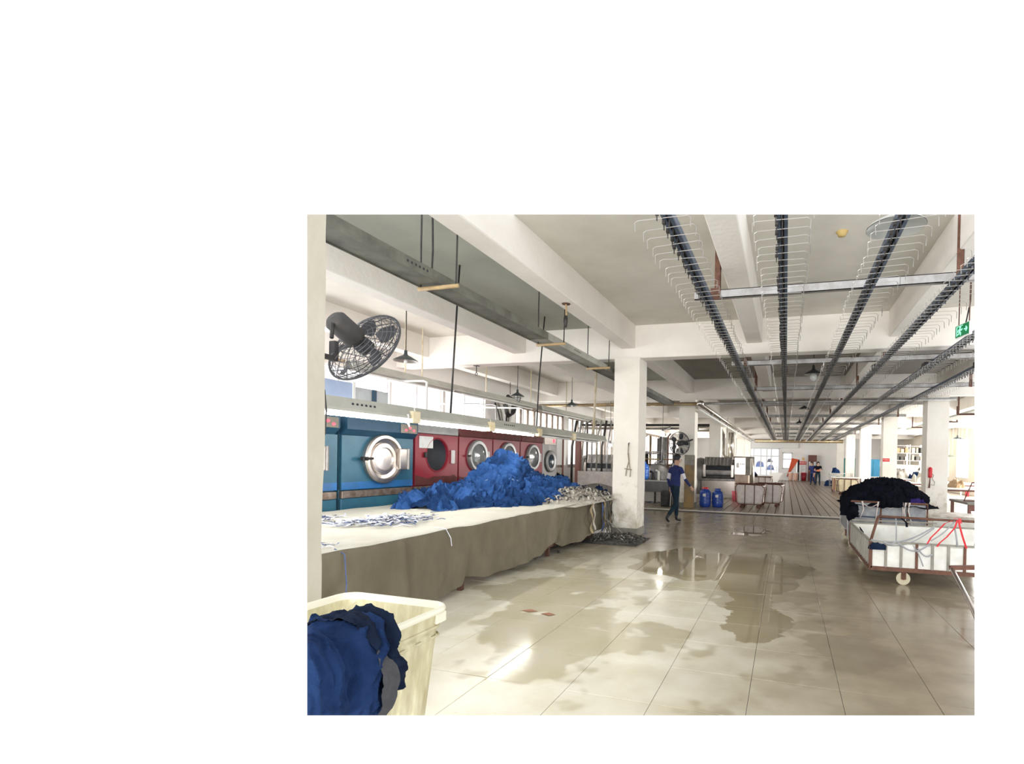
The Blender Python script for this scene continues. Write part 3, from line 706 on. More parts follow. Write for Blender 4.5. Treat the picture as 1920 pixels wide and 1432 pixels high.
# exit sign
ex = thing('exit_sign', 'hanging green running man exit sign', 'sign', (2.20, 7.5, 3.37), R(-75))
MB().bbox(-.15, -.02, -.085, .15, .02, .085, .006).build('housing', M_white, ex)
MB().box(-.14, -.026, -.075, .14, -.02, .075).build('green_face', M_sign_g, ex)
rm = MB()
rm.add([(.0 + .018 * math.cos(a) - .03, -.03, .045 + .018 * math.sin(a)) for a in [2 * PI * i / 10 for i in range(10)]], [tuple(range(10))])
for a, b, w_ in (((-.035, .028), (-.045, -.015), .022), ((-.035, .02), (-.005, .0), .012), ((-.005, 0), (.012, .018), .01), ((-.035, .02), (-.07, .012), .012), ((-.07, .012), (-.085, -.01), .01),
                 ((-.045, -.012), (-.02, -.032), .014), ((-.02, -.032), (-.028, -.062), .012), ((-.045, -.012), (-.062, -.04), .014), ((-.062, -.04), (-.09, -.045), .012),
                 ((.05, 0), (.11, 0), .014), ((.085, .03), (.112, 0), .014), ((.085, -.03), (.112, 0), .014), ((-.105, .06), (-.105, -.06), .006), ((-.105, .06), (.02, .06), .006)):
    rm.bar((a[0], -.029, a[1]), (b[0], -.029, b[1]), .004, w_)
rm.build('running_man_and_arrow', M_sign_w, ex)
for sx in (-.11, .11): MB().tube([(sx, 0, .085), (sx + .01, 0, CEIL - 3.37)], .007, 6).build('hanger_tube', M_darkrust, ex)
MB().tube([(0.0, .02, .08), (.03, .02, .16), (.09, .02, .35), (.1, .02, .9)], .01, 6).build('cable', M_black, ex)

# ================================================================== WALL FAN
def fan(label, loc, rot, r, depth, bracket_pts=None, blades=5):
    t = thing('wall_fan', label, 'fan', loc); t.rotation_euler = rot
    g = MB(); n = 48
    prof = lambda q: (r * q, depth * .5 * (1 - q ** 2.4))
    for sgn in (1, -1):
        for q in (.22, .34, .46, .57, .67, .76, .84, .91, .96):
            rr, z = prof(q); z = z * sgn * (1.0 if sgn > 0 else .8)
            g.tube([(rr * math.cos(2 * PI * i / n), rr * math.sin(2 * PI * i / n), z) for i in range(n)], .0028, 4, closed=True)
    g.build('guard_rings', M_fanwire, t)
    g = MB()
    for sgn in (1, -1):
        for k_ in range(16):
            a = 2 * PI * k_ / 16; g.tube([(prof(q)[0] * math.cos(a), prof(q)[0] * math.sin(a), prof(q)[1] * sgn * (1 if sgn > 0 else .8)) for q in (.15, .4, .6, .8, .92, 1.0)], .0038, 4)
    g.build('guard_spokes', M_fan, t)
    MB().tube([(r * math.cos(2 * PI * i / n), r * math.sin(2 * PI * i / n), 0) for i in range(n)], .009, 6, closed=True).build('guard_rim', M_fan, t, True)
    for k_ in range(blades):
        a = 2 * PI * k_ / blades; m = MB(); vs = []; fs = []
        for i in range(7):
            rr = .13 * r / .33 + (r * .9 - .13 * r / .33) * i / 6; wd = (.45 + .5 * math.sin(PI * min(1, (i + 1.2) / 7))) * .6
            for j in range(4):
                q = (j / 3 - .5) * wd; zz = q * r * (.50 - .3 * i / 6); vs.append((rr * math.cos(a + q), rr * math.sin(a + q), zz * .8))
        for i in range(6):
            for j in range(3): b = i * 4 + j; fs.append((b, b + 1, b + 5, b + 4))
        m.add(vs, fs); m.build('blade', M_fan, t, True)
    MB().lathe([(.001, -.06), (r * .2, -.05), (r * .22, .03), (.001, .06)], 20).build('hub', M_fan, t, True)
    MB().lathe([(.001, depth * .5 + .01), (r * .16, depth * .5), (r * .16, depth * .5 - .012)], 20).build('guard_badge', M_fan, t)
    m = MB(); m.lathe([(.001, -.33), (.06, -.325), (.085, -.30), (.09, -.12), (.07, -.08), (.001, -.08)], 20)
    m.build('motor', M_fan_motor, t, True)
    return t
fz = Vector((.04, .88, -.47)).normalized()       # the fan blows down and to the right
q = fz.to_track_quat('Z', 'Y').to_euler()
f1 = fan('big black cage wall fan on the left column', (-3.32, 3.30, 2.46), q, .33, .26)
fb = thing('fan_bracket', 'black steel arm joining the wall fan to the left column', 'bracket', (0, 0, 0))
MB().tube([(-3.05, 2.60, 2.25), (-3.10, 2.80, 2.26), (-3.24, 2.96, 2.33)], .02, 8).build('arm', M_black, fb)
MB().bbox(-3.28, 2.93, 2.27, -3.22, 2.97, 2.42, .006).build('yoke', M_black, fb)
MB().tube([(-3.25, 2.93, 2.44), (-3.30, 2.98, 2.56)], .014, 6).build('pivot', M_black, fb)
MB().bbox(-3.15, 2.612, 2.17, -3.0, 2.625, 2.34, .004).build('wall_plate', M_black, fb)
MB().tube([(-3.3, 2.9, 2.40), (-3.38, 2.92, 2.2), (-3.3, 2.92, 2.05), (-3.28, 2.92, 1.9), (-3.29, 2.92, 1.72)], .007, 6).build('cable', M_black, fb)
fz2 = Vector((-.25, -.95, -.12)).normalized()
f2 = fan('dark cage wall fan on the column behind the walking man', (-3.42, 16.35, 2.16), fz2.to_track_quat('Z', 'Y').to_euler(), .38, .2)
MB().tube([(0, 0, -.2), (0.3, .1, -.42)], .025, 6).build('arm', M_black, f2)

# ================================================================== DRYERS
DX = -6.2
def dryer(y0, y1, label, mats, door='glass', top=2.06, big=False):
    body_m, band_m = mats
    t = thing('tumble_dryer', label, 'dryer', (DX, y0, 0)); w_ = y1 - y0; yc = .52 * w_ if big else .5 * w_
    zc = 1.52 if big else 1.60; r = .37 if big else .315
    # front panel with a round opening
    m = MB(); n = 32; zt = 1.86 if big else 1.97; z0 = 1.06
    ring = [(yc + r * .93 * math.cos(2 * PI * i / n + PI / 4), zc + r * .93 * math.sin(2 * PI * i / n + PI / 4)) for i in range(n)]
    corners = [(w_ - .012, zt), (.012, zt), (.012, z0), (w_ - .012, z0)]; outer = []
    for s in range(4):
        a = corners[s]; b = corners[(s + 1) % 4]
        for i in range(n // 4): f = i / (n // 4); outer.append((a[0] + (b[0] - a[0]) * f, a[1] + (b[1] - a[1]) * f))
    vs = [(0, y, z) for y, z in ring] + [(0, y, z) for y, z in outer] + [(-.12, y, z) for y, z in ring] + [(-.05, y, z) for y, z in outer]
    fs = []
    for i in range(n):
        j = (i + 1) % n; fs += [(i, n + i, n + j, j), (2 * n + i, i, j, 2 * n + j), (n + i, 3 * n + i, 3 * n + j, n + j)]
    m.add(vs, fs); m.build('front_panel', body_m, t)
    MB().bbox(-1.35, .012, .0, -.05, w_ - .012, zt + (.22 if big else .08), .01).build('body', body_m, t)
    MB().bbox(-.05, .012, .10, .0, w_ - .012, .93, .006).build('lower_panel', body_m, t)
    MB().bbox(-.05, .02, .935, .012, w_ - .02, 1.04, .006).build('trim_strip', M_strip, t)
    if big: MB().box(-.02, .013, 1.06, .003, w_ - .013, 1.17).build('bright_band', M_blue_b, t)
    else:
        sc = MB(); vs = []; fs = []
        for i in range(25):
            y = .013 + (w_ - .026) * i / 24; vs += [(.003, y, 1.06), (.003, y, 1.17 + .09 * max(0, fbm(y0 * 2 + y * 2.2, 3, 1) + .4))]
        for i in range(24): fs.append((2 * i, 2 * i + 2, 2 * i + 3, 2 * i + 1))
        sc.add(vs, fs); sc.build('scorched_band', M_red_d, t)
    mouth = MB().lathe([(r * .94, 0.0), (r * .93, -.044), (.001, -.044)], 32, T(0, yc, zc) @ RY(PI / 2)); mouth.build('drum_mouth', M_dark, t, True)  # shallow dark disc, its colour stands for the shade inside the drum
    Md = T(0, yc, zc) @ RY(PI / 2)
    if door == 'steel':
        d = MB().lathe([(r * 1.04, .0), (r * 1.05, .06), (r * 1.0, .085), (r * .88, .088), (r * .84, .05), (r * .70, .035), (r * .66, .055), (r * .50, .06), (r * .46, .04), (r * .36, .04), (.001, .045)], 48, Md).build('door', M_steel, t)
        smooth_sharp(d, 25)
        MB().bbox(.04, yc + r * .72, zc - .17, .12, yc + r * 1.28, zc + .17, .01).build('hinge_plate', M_steel, d)
        MB().tube([(.13, yc + r * 1.2, zc - .17), (.13, yc + r * 1.2, zc + .17)], .02, 8).build('hinge_pin', M_steel_d, d)
        la = MB(); la.bbox(.05, yc - r * 1.28, zc - .03, .12, yc - r * 1.0, zc + .03, .008); la.tube([(.12, yc - r * 1.2, zc), (.14, yc - r * .85, zc + .005)], .018, 8); la.build('latch', M_black, d)
    elif door == 'glass':
        d = MB().lathe([(r * 1.05, .0), (r * 1.06, .05), (r * .98, .075), (r * .80, .07), (r * .78, .04)], 40, Md).build('door', M_ring, t); smooth_sharp(d, 30)
        MB().lathe([(r * .79, .045), (r * .5, .075), (.001, .085)], 32, Md).build('glass', M_glass, d, True)
        MB().bbox(.03, yc + r * 1.02, zc - .12, .075, yc + r * 1.22, zc + .1, .008).build('hinge_plate', M_paper, d)
        MB().bbox(.04, yc - r * 1.15, zc - .02, .1, yc - r * .98, zc + .02, .006).build('latch', M_black, d)
    else:
        MB().lathe([(r * .94, .004), (r * 1.0, .012), (r * 1.02, .004), (r * 1.02, 0)], 40, Md).build('opening_rim', M_red, t)
        MB().bbox(.002, yc + r * 1.2, zc - .16, .05, yc + r * 1.42, zc + .1, .008).build('hinge_plate', M_paper, t)
        MB().bbox(.002, yc - r * 1.2, zc - .05, .05, yc - r * 1.05, zc + .05, .01).build('latch', M_black, t)
    return t
BLU = (M_blue, M_blue_b); RED = (M_red, M_red_d)
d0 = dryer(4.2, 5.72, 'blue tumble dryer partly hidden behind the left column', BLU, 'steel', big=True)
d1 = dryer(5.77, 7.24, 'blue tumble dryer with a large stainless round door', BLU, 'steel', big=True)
for i, (y, dd) in enumerate(((4.2, d0), (5.77, d1))):
    MB().prism([(0, 1.865), (.10, 1.95), (.10, 2.14), (-.05, 2.14), (-.05, 1.865)], .01, 1.46, 'y').build('control_hood', M_blue_d, dd)
    cp = MB().bbox(.10, 1.05, 1.95, .12, 1.42, 2.10, .006).build('control_panel', M_plinth, dd)
    for k_ in range(3): MB().lathe([(.001, .02), (.018, .018), (.022, 0)], 10, T(.12, 1.15 + .09 * k_, 2.0 + .04 * (k_ % 2)) @ RY(PI / 2)).build('button', M_glow, cp)
rl_ = ['red tumble dryer with an open black mouth and a paper notice', 'red tumble dryer with a grey glass door, second of the red four', 'red tumble dryer behind the peak of the denim heap', 'red tumble dryer next to the narrow stainless washer']
yy = [7.27, 8.49, 9.69, 10.87, 12.05]
for i in range(4):
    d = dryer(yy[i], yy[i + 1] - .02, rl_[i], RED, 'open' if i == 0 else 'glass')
    MB().bbox(-.06, .02, 1.98, .03, 1.16, 2.16, .008).build('control_fascia', M_red_d if i else M_ring, d)
pn = MB().box(.006, .10, 1.72, .009, .46, 1.93); o = pn.build('paper_notice', M_paper, bpy.data.objects['tumble_dryer.002'])
# narrow stainless washer-extractor beside them
wsh = thing('front_loading_washer', 'narrow stainless front-loading washer at the end of the red dryers', 'washer', (-6.25, 12.1, 0))
MB().bbox(-.9, 0, .05, 0, .9, 2.28, .015).build('body', M_steel_d, wsh)
MB().bbox(-.9, -.04, 0.05, .02, -.005, 2.25, .005).build('blue_side_edge', M_blue_d, wsh)
d = MB().lathe([(.30, 0), (.30, .05), (.26, .07), (.19, .06), (.18, .03)], 32, T(0, .45, 1.5) @ RY(PI / 2)).build('door', M_ring, wsh); smooth_sharp(d, 30)
MB().lathe([(.18, .035), (.1, .02), (.001, .01)], 24, T(0, .45, 1.5) @ RY(PI / 2)).build('glass', mat('dark_blue_glass', (.02, .04, .06), rough=.1), d, True)
MB().bbox(0, .1, 1.95, .015, .8, 2.2, .005).build('control_panel', M_steel, wsh)
MB().bbox(.015, .62, 2.02, .03, .72, 2.12, .004).build('red_switch', M_glow, wsh)
MB().box(0, .02, 1.0, .004, .88, 1.02).build('seam', M_dark, wsh)
# boxed ducts above the blue dryers
du = thing('air_duct', 'pale blue and grey sheet metal duct box above the blue dryers', 'duct', (-6.5, 4.3, 2.14))
MB().bbox(-.8, 0, 0, 0, 1.96, .55, .01).build('blue_box', mat('pale_blue_sheet', (0.33, .42, .62), (.40, .48, .66), 3, .4, .3), du)
MB().bbox(-.7, 1.98, .02, -.02, 2.7, .5, .01).build('grey_box', mat('grey_sheet', (0.36, .38, .40), (.46, .48, .50), 3, .4, .4), du)
MB().bbox(-.72, 2.35, 0, .0, 2.43, .5, .004).build('flange', M_blue_d, du); MB().bbox(-.82, 1.94, 0, .015, 1.99, .57, .004).build('corner_angle', M_white, du)
# clutter of pipes above dryers in front of windows
for i, (y, h_) in enumerate(((8.4, .95), (10.9, .75), (12.2, .8))):
    t1('riser_pipe', MB().tube([(-6.9, y, 2.1), (-6.9, y, 2.1 + h_), (-7.1, y + .15, 2.15 + h_), (-8.9, y + .2, 2.2 + h_)], .022, 8), M_galv if i % 2 else M_white,
       ['thin riser pipe rising behind the first red dryer', 'pale riser pipe above the third red dryer', 'riser pipe above the last red dryer'][i], 'pipe', smooth=True)
t1('service_pipe', MB().tube([(-8.7, 6.8, 3.48), (-8.7, 15.3, 3.44)], .035, 8), M_brass, 'horizontal pipe running along the top of the left windows', 'pipe', smooth=True)
t1('service_pipe', MB().tube([(-8.6, 6.8, 2.25), (-8.6, 15.3, 2.25)], .03, 8), M_galv, 'horizontal pipe along the sill of the left windows', 'pipe', smooth=True)
for i, y in enumerate((8.2, 9.4, 10.6, 11.8)):
    v = thing('pipe_valve', ['valve on the dryer top above the black-mouthed dryer', 'valve on the dryer tops, second along', 'valve on the dryer tops, third along', 'valve on the last red dryer top'][i], 'valve', (-6.45, y, 2.08))
    MB().tube([(0, 0, 0), (0, 0, .12), (0, .1, .16), (0, .3, .16)], .022, 8).build('pipe', M_plinth, v, True)
    MB().lathe([(.001, .2), (.05, .2), (.055, .185), (.001, .18)], 12).build('handwheel', M_blue_d, v)
cb = MB()
for k_ in range(7): cb.tube([(-8.2 + .02 * k_, 13.6 + .2 * math.cos(a) * (1 + .06 * k_), 3.15 + .35 * math.sin(a) * (1 - .04 * k_)) for a in [2 * PI * i / 18 for i in range(18)]], .012, 5, closed=True)
cb.tube([(-8.14, 13.6, 3.5), (-8.14, 13.6, CEIL)], .01, 5)
t1('cable_coil', cb, M_black, 'coil of black cable hanging by the left wall above the dryers', 'cable')
hs = thing('hose_bundle', 'tangle of dark hoses on the wall right of the left windows', 'hoses', (-8.85, 14.2, 0))
for k_ in range(6): MB().tube([(0.02 * k_, -.3 + .14 * k_, 3.3), (.1, -.25 + .16 * k_, 3.0), (.05, .0 + .1 * k_, 2.6), (.04, -.2 + .12 * k_, 2.1)], .03, 6).build('hose', [M_black, M_plinth, M_white][k_ % 3], hs, True)

# ================================================================== TABLE
TX0, TX1, TY0, TY1, TZ = -6.12, -3.55, 2.75, 10.75, .77
tb = thing('sorting_table', 'long low steel sorting table under the dust sheet', 'table', (0, 0, 0))
MB().box(TX0, TY0 + .1, TZ - .06, TX1 - .05, TY1, TZ - .01).build('tabletop', M_wood, tb)
MB().bar((TX1 - .12, TY0 + .2, .16), (TX1 - .12, TY1 - .1, .16), .05, .04).build('lower_rail', M_rust, tb)
for y in (3.2, 5.1, 7.35, 9.2, 10.6):
    for x in (TX1 - .12, TX0 + .1): MB().bbox(x - .03, y - .03, 0, x + .03, y + .03, TZ - .06, .004).build('leg', M_darkrust if x > -4 else M_plinth, tb)
# cloth: top and hanging front in one sheet
def hem(y):
    pts = [(2.5, .03), (4.5, .03), (4.9, .06), (5.13, .12), (5.5, .05), (6.2, .06), (6.7, .08), (7.35, .20), (7.7, .08), (8.3, .06), (8.7, .12), (9.3, .16), (10.8, .22)]
    for (a, za), (b, zb) in zip(pts[:-1], pts[1:]):
        if a <= y <= b: f = (y - a) / (b - a); f = f * f * (3 - 2 * f); return .035 + za + (zb - za) * f
    return .1
NY = 220; rows = []
for i in range(NY + 1):
    y = TY0 + (TY1 - TY0) * i / NY; row = []
    for k_ in range(22):
        x = TX0 + (TX1 - TX0) * k_ / 21; z = TZ + .012 + .010 * fbm(x * 1.5, y * 1.5, 0) + .006 * fbm(x * 5, y * 2, 4)
        edge = .018 * fbm(y * 1.2, 2.2, 0)
        if k_ == 21: x += edge; z -= .006
        row.append((x, y, z))
    h0 = hem(y)
    for k_ in range(1, 17):
        f = k_ / 16; z = TZ * (1 - f) + h0 * f
        fold = .035 * f * math.sin(y * 3.1 + 1.3 * fbm(y * .6, f, 0)) + .012 * f * math.sin(y * 13 + 3 * fbm(y, f, 0)) + .06 * f * fbm(y * 1.3, f * .7, 7) + .02 * fbm(y * 4, f * 2 - y, 3) * f
        if y > 9.7: fold *= max(0, 1 - (y - 9.7) * 8)
        tuck = sum(-.05 * f * math.exp(-((y - c - s_ * (1 - f)) / .05) ** 2) for c, s_ in ((7.5, .35), (5.13, .02), (8.9, -.2)))
        pull = sum(.03 * math.exp(-((y - c - s_ * f) / .035) ** 2) for c, s_ in ((7.28, .45), (7.85, -.25), (4.0, .05), (6.35, .03), (9.3, .12)))
        row.append((TX1 + .018 * fbm(y * 1.2, 2.2, 0) + .012 + fold + tuck + pull * (1 - .3 * f), y, z))
    rows.append(row)
m = MB(); W_ = len(rows[0]); m.v = [p for r_ in rows for p in r_]
for i in range(NY):
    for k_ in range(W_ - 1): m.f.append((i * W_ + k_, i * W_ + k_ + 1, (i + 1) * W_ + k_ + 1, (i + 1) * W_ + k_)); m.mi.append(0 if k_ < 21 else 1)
# far end drop
b0 = len(m.v)
for k_ in range(22):
    x = TX0 + (TX1 - TX0) * k_ / 21
    for q in range(4): m.v.append((x, TY1 + .01 + .02 * math.sin(x * 9) * q / 3, TZ - .6 * q / 3))
for k_ in range(21):
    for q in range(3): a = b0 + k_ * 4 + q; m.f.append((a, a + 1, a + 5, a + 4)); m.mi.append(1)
cv = m.build('dust_sheet', [M_cloth, M_cloth_shade], None, True); tag(cv, 'cream dust sheet draped over the long table, hanging to the floor', 'cloth')
# seams and loose threads
t1('loose_string', MB().tube([(-3.5 - .1, 3.30, TZ + .02), (-3.515, 3.32, TZ - .02), (-3.50, 3.33, .5), (-3.505, 3.32, .2), (-3.50, 3.32, .05)], .006, 4), M_strip_b, 'dark string hanging down the table sheet near the left column', 'string')
t1('loose_string', MB().tube([(-3.7, 4.66, TZ + .025), (-3.55, 4.66, TZ + .02), (-3.50, 4.68, TZ - .08), (-3.495, 4.69, .6)], .005, 4), M_strip_w, 'short white and black string over the table edge', 'string')
t1('marker_line', MB().tube([(-5.25, 4.4, TZ + .027), (-4.75, 4.6, TZ + .027), (-4.5, 4.75, TZ + .027)], .006, 4), M_strip_b, 'dark cord lying across the sheet left of the scrap pile', 'cord')
t1('marker_line', MB().tube([(-4.75, 5.9, TZ + .027), (-4.6, 6.5, TZ + .027), (-4.55, 7.3, TZ + .027)], .006, 4), M_strip_b, 'dark cord lying on the sheet before the denim heap', 'cord')
# white balls
for i, (x, y, lab) in enumerate([(-4.85, 4.5, 'nearest of the white balls on the sheet'), (-4.83, 4.62, 'white ball tucked behind the nearest one'), (-4.84, 4.73, 'small white ball in the middle of the row'),
                            (-4.78, 4.86, 'last white ball of the row of four, by the blue threads'), (-4.92, 5.25, 'lone white ball behind the scrap pile'), (-4.72, 5.34, 'white ball on the edge of the scrap pile')]):
    t1('white_ball', MB().lathe([(.001, .0), (.022, .004), (.034, .022), (.03, .042), (.016, .053), (.001, .055)], 14, T(x, y, TZ + .018)), M_strip_w, lab, 'ball', smooth=True)
# ribbons / strips
def ribbons(mb, n, cx, cy, sx, sy, z0, hz, ln=(.15, .4), wd=.02, ang=None, seg=7, flat=.3):
    for _ in range(n):
        u = random.gauss(0, .42); v = random.gauss(0, .42)
        if u * u + v * v > 1: continue
        x = cx + sx * u; y = cy + sy * v; h_ = z0 + hz * max(0, 1 - (u * u + v * v)) * random.uniform(.4, 1)
        a = random.uniform(0, 2 * PI) if ang is None else ang + random.gauss(0, .5); L_ = random.uniform(*ln); vs = []; fs = []; k2 = random.uniform(-6, 6)
        tw_ = random.uniform(0, 3); px, py = x, y
        for i in range(seg + 1):
            f = i / seg; zz = h_ + .03 * math.sin(f * 7 + tw_) * flat + .012; nx = -math.sin(a); ny = math.cos(a); c = math.cos(tw_ + f * 3); s_ = abs(math.sin(tw_ + f * 3)) * .6
            wr_ = wd / 2; zz = max(zz, z0 + .006)
            vs += [(px + nx * wr_ * c, py + ny * wr_ * c, zz + wr_ * s_), (px - nx * wr_ * c, py - ny * wr_ * c, zz - wr_ * s_ * .3)]
            px += math.cos(a) * L_ / seg; py += math.sin(a) * L_ / seg; a += k2 * L_ / seg
        for i in range(seg): fs.append((2 * i, 2 * i + 1, 2 * i + 3, 2 * i + 2))
        mb.m(random.choices([0, 1, 2], [5, 3, 1])[0]).add(vs, fs)
m = MB(); ribbons(m, 190, -4.45, 4.85, .42, .62, TZ + .02, .05, (.12, .35), .022)
ribbons(m, 50, -4.65, 4.55, .25, .3, TZ + .02, .02, (.15, .3), .016)
ribbons(m, 28, -5.3, 4.65, .25, .3, TZ + .02, .02, (.2, .4), .03); ribbons(m, 10, -3.75, 3.3, .1, .15, TZ + .02, .01, (.1, .2), .014)
o = m.build('fabric_scraps', [M_strip_w, M_strip_b, M_strip_d]); tag(o, 'white and blue fabric offcuts scattered on the sheet before the blue dryer', 'scraps', kind='stuff')
# cream strip heap at the far end
def heap_h(x, y, cx, cy, rx, ry, h_, s=0):
    d = ((x - cx) / rx) ** 2 + ((y - cy) / ry) ** 2
    return h_ * max(0, 1 - d) ** .7 * (1 + .25 * fbm(x * 3, y * 3, s))
m = MB(); n = 26; vs = []; fs = []
for i in range(n + 1):
    for j in range(n + 1):
        x = -5.1 + 1.75 * i / n; y = 7.7 + 2.9 * j / n; vs.append((x, y, TZ + .0 + heap_h(x, y, -4.15, 9.1, .8, 1.3, .2, 2)))
for i in range(n):
    for j in range(n): a = i * (n + 1) + j; fs.append((a, a + 1, a + n + 2, a + n + 1))
m.m(0).add(vs, fs)
for _ in range(620):
    a = random.uniform(0, 2 * PI); q = math.sqrt(random.random()); x = -4.15 + .8 * q * math.cos(a); y = 9.1 + 1.3 * q * math.sin(a); zb = TZ + heap_h(x, y, -4.15, 9.1, .8, 1.3, .2, 2)
    L_ = random.uniform(.1, .28); k2 = random.uniform(-9, 9); th = random.uniform(0, 2 * PI); vs = []; fs = []; px, py = x, y; arch = random.uniform(.02, .07)
    for i in range(7):
        f = i / 6; zz = zb + arch * math.sin(PI * f) + .006; nx, ny = -math.sin(th), math.cos(th); vs += [(px + nx * .016, py + ny * .016, zz), (px - nx * .016, py - ny * .016, zz + .006)]
        px += math.cos(th) * L_ / 6; py += math.sin(th) * L_ / 6; th += k2 * L_ / 6
    for i in range(6): fs.append((2 * i, 2 * i + 1, 2 * i + 3, 2 * i + 2))
    far_ = y > 9.7
    m.m(random.choices([0, 1, 2], [8, .3, 1.3] if not far_ else [3, 2, 3])[0]).add(vs, fs)
o = m.build('fabric_strips', [M_cream, M_strip_b, M_strip_d]); tag(o, 'heap of cream waistband strips on the far end of the table', 'scraps', kind='stuff')
# strips hanging over the edge
for i, (y, zb, w_, mt, lab) in enumerate([(8.72, .17, .05, M_strip_t, 'tan fabric strip hanging longest over the table edge'), (8.84, .22, .05, M_cream, 'pale fabric strip hanging beside the tan one'), (8.95, .5, .04, M_strip_d, 'short dark strip over the table edge'),
                        (9.28, .15, .05, M_strip_b, 'navy strip hanging over the table edge'), (9.38, .14, .06, M_strip_t, 'tan strip next to the navy one'), (9.72, .1, .05, M_strip_t, 'tan strip hanging nearest the column'),
                        (9.9, .05, .07, M_strip_d, 'dark strip hanging nearest the column')]):
    m = MB(); vs = []; fs = []
    for k_ in range(13):
        f = k_ / 12; z = TZ + .03 - (TZ - zb) * max(0, f - .12) / .88; x = -3.62 + min(1, f / .12) * .16 + .02 * math.sin(k_ * 1.1 + i) + .015 * f; yo = y + .015 * math.sin(f * 7 + i)
        ww = w_ * (.5 + .35 * math.sin(f * 5 + i) ** 2) ; vs += [(x + .012 * math.sin(k_), yo - ww, z), (x, yo + ww, z)]
    for k_ in range(12): fs.append((2 * k_, 2 * k_ + 1, 2 * k_ + 3, 2 * k_ + 2))
    m.add(vs, fs); t1('hanging_strip', m, mt, lab, 'strip', smooth=True)
# scraps on the floor by the column, and strings falling to them
m = MB(); vs = []; fs = []; n = 18
for i in range(n + 1):
    for j in range(n + 1):
        x = -3.75 + 1.15 * i / n; y = 8.75 + 1.1 * j / n; vs.append((x, y, .002 + heap_h(x, y, -3.15, 9.3, .58, .5, .09, 5)))
for i in range(n):
    for j in range(n): a = i * (n + 1) + j; fs.append((a, a + 1, a + n + 2, a + n + 1))
m.m(2).add(vs, fs)
for _ in range(260):
    a = random.uniform(0, 2 * PI); q = math.sqrt(random.random()); x = -3.15 + .55 * q * math.cos(a); y = 9.3 + .45 * q * math.sin(a); zb = .01 + heap_h(x, y, -3.15, 9.3, .58, .5, .09, 5)
    th = random.uniform(0, 2 * PI); L_ = random.uniform(.08, .25); k2 = random.uniform(-8, 8); px, py = x, y; vs = []; fs = []
    for i in range(6):
        f = i / 5; zz = zb + .03 * math.sin(PI * f); nx, ny = -math.sin(th), math.cos(th); vs += [(px + nx * .01, py + ny * .01, zz), (px - nx * .01, py - ny * .01, zz + .003)]
        px += math.cos(th) * L_ / 5; py += math.sin(th) * L_ / 5; th += k2 * L_ / 5
    for i in range(5): fs.append((2 * i, 2 * i + 1, 2 * i + 3, 2 * i + 2))
    m.m(random.choices([0, 1, 2], [2, 1, 5])[0]).add(vs, fs)
o = m.build('floor_scraps', [M_plinth, M_cream, M_strip_d]); tag(o, 'dark pile of thread scraps on the floor at the column foot', 'scraps', kind='stuff')
m = MB()
for k_ in range(12):
    y = 9.42 + .035 * k_; xe = -3.5 + random.uniform(.0, .45); m.m(k_ % 2).tube([(-3.6, y, TZ + .05), (-3.46, y - .03, TZ - .02), (-3.45 + random.uniform(-.02, .04), y - .1, .4), (xe, 9.5 + random.uniform(-.25, .1), .08)], .009, 4)
o = m.build('thread_cascade', [M_strip_d, M_plinth]); tag(o, 'dark threads falling from the table end to the floor', 'threads', kind='stuff')
# rubbish under table
m = MB(); ribbons(m, 160, -4.1, 7.9, .45, 1.9, .0, .05, (.08, .25), .03)
o = m.build('under_table_scraps', [M_strip_d, M_strip_d, M_cream]); tag(o, 'dark scraps in the shadow under the table', 'scraps', kind='stuff')
t1('orange_peel', MB().add([(-2.62 + .02, 4.63, .004), (-2.5, 4.6, .006), (-2.42, 4.66, .004), (-2.52, 4.70, .004)], [(0, 1, 2, 3)]).add([(-2.36, 4.6, .005), (-2.25, 4.56, .008), (-2.2, 4.62, .004), (-2.3, 4.66, .004)], [(0, 1, 2, 3)]), mat('debris', (0.42, .22, .14), rough=.9), 'reddish scraps lying on the floor beside the table', 'litter')

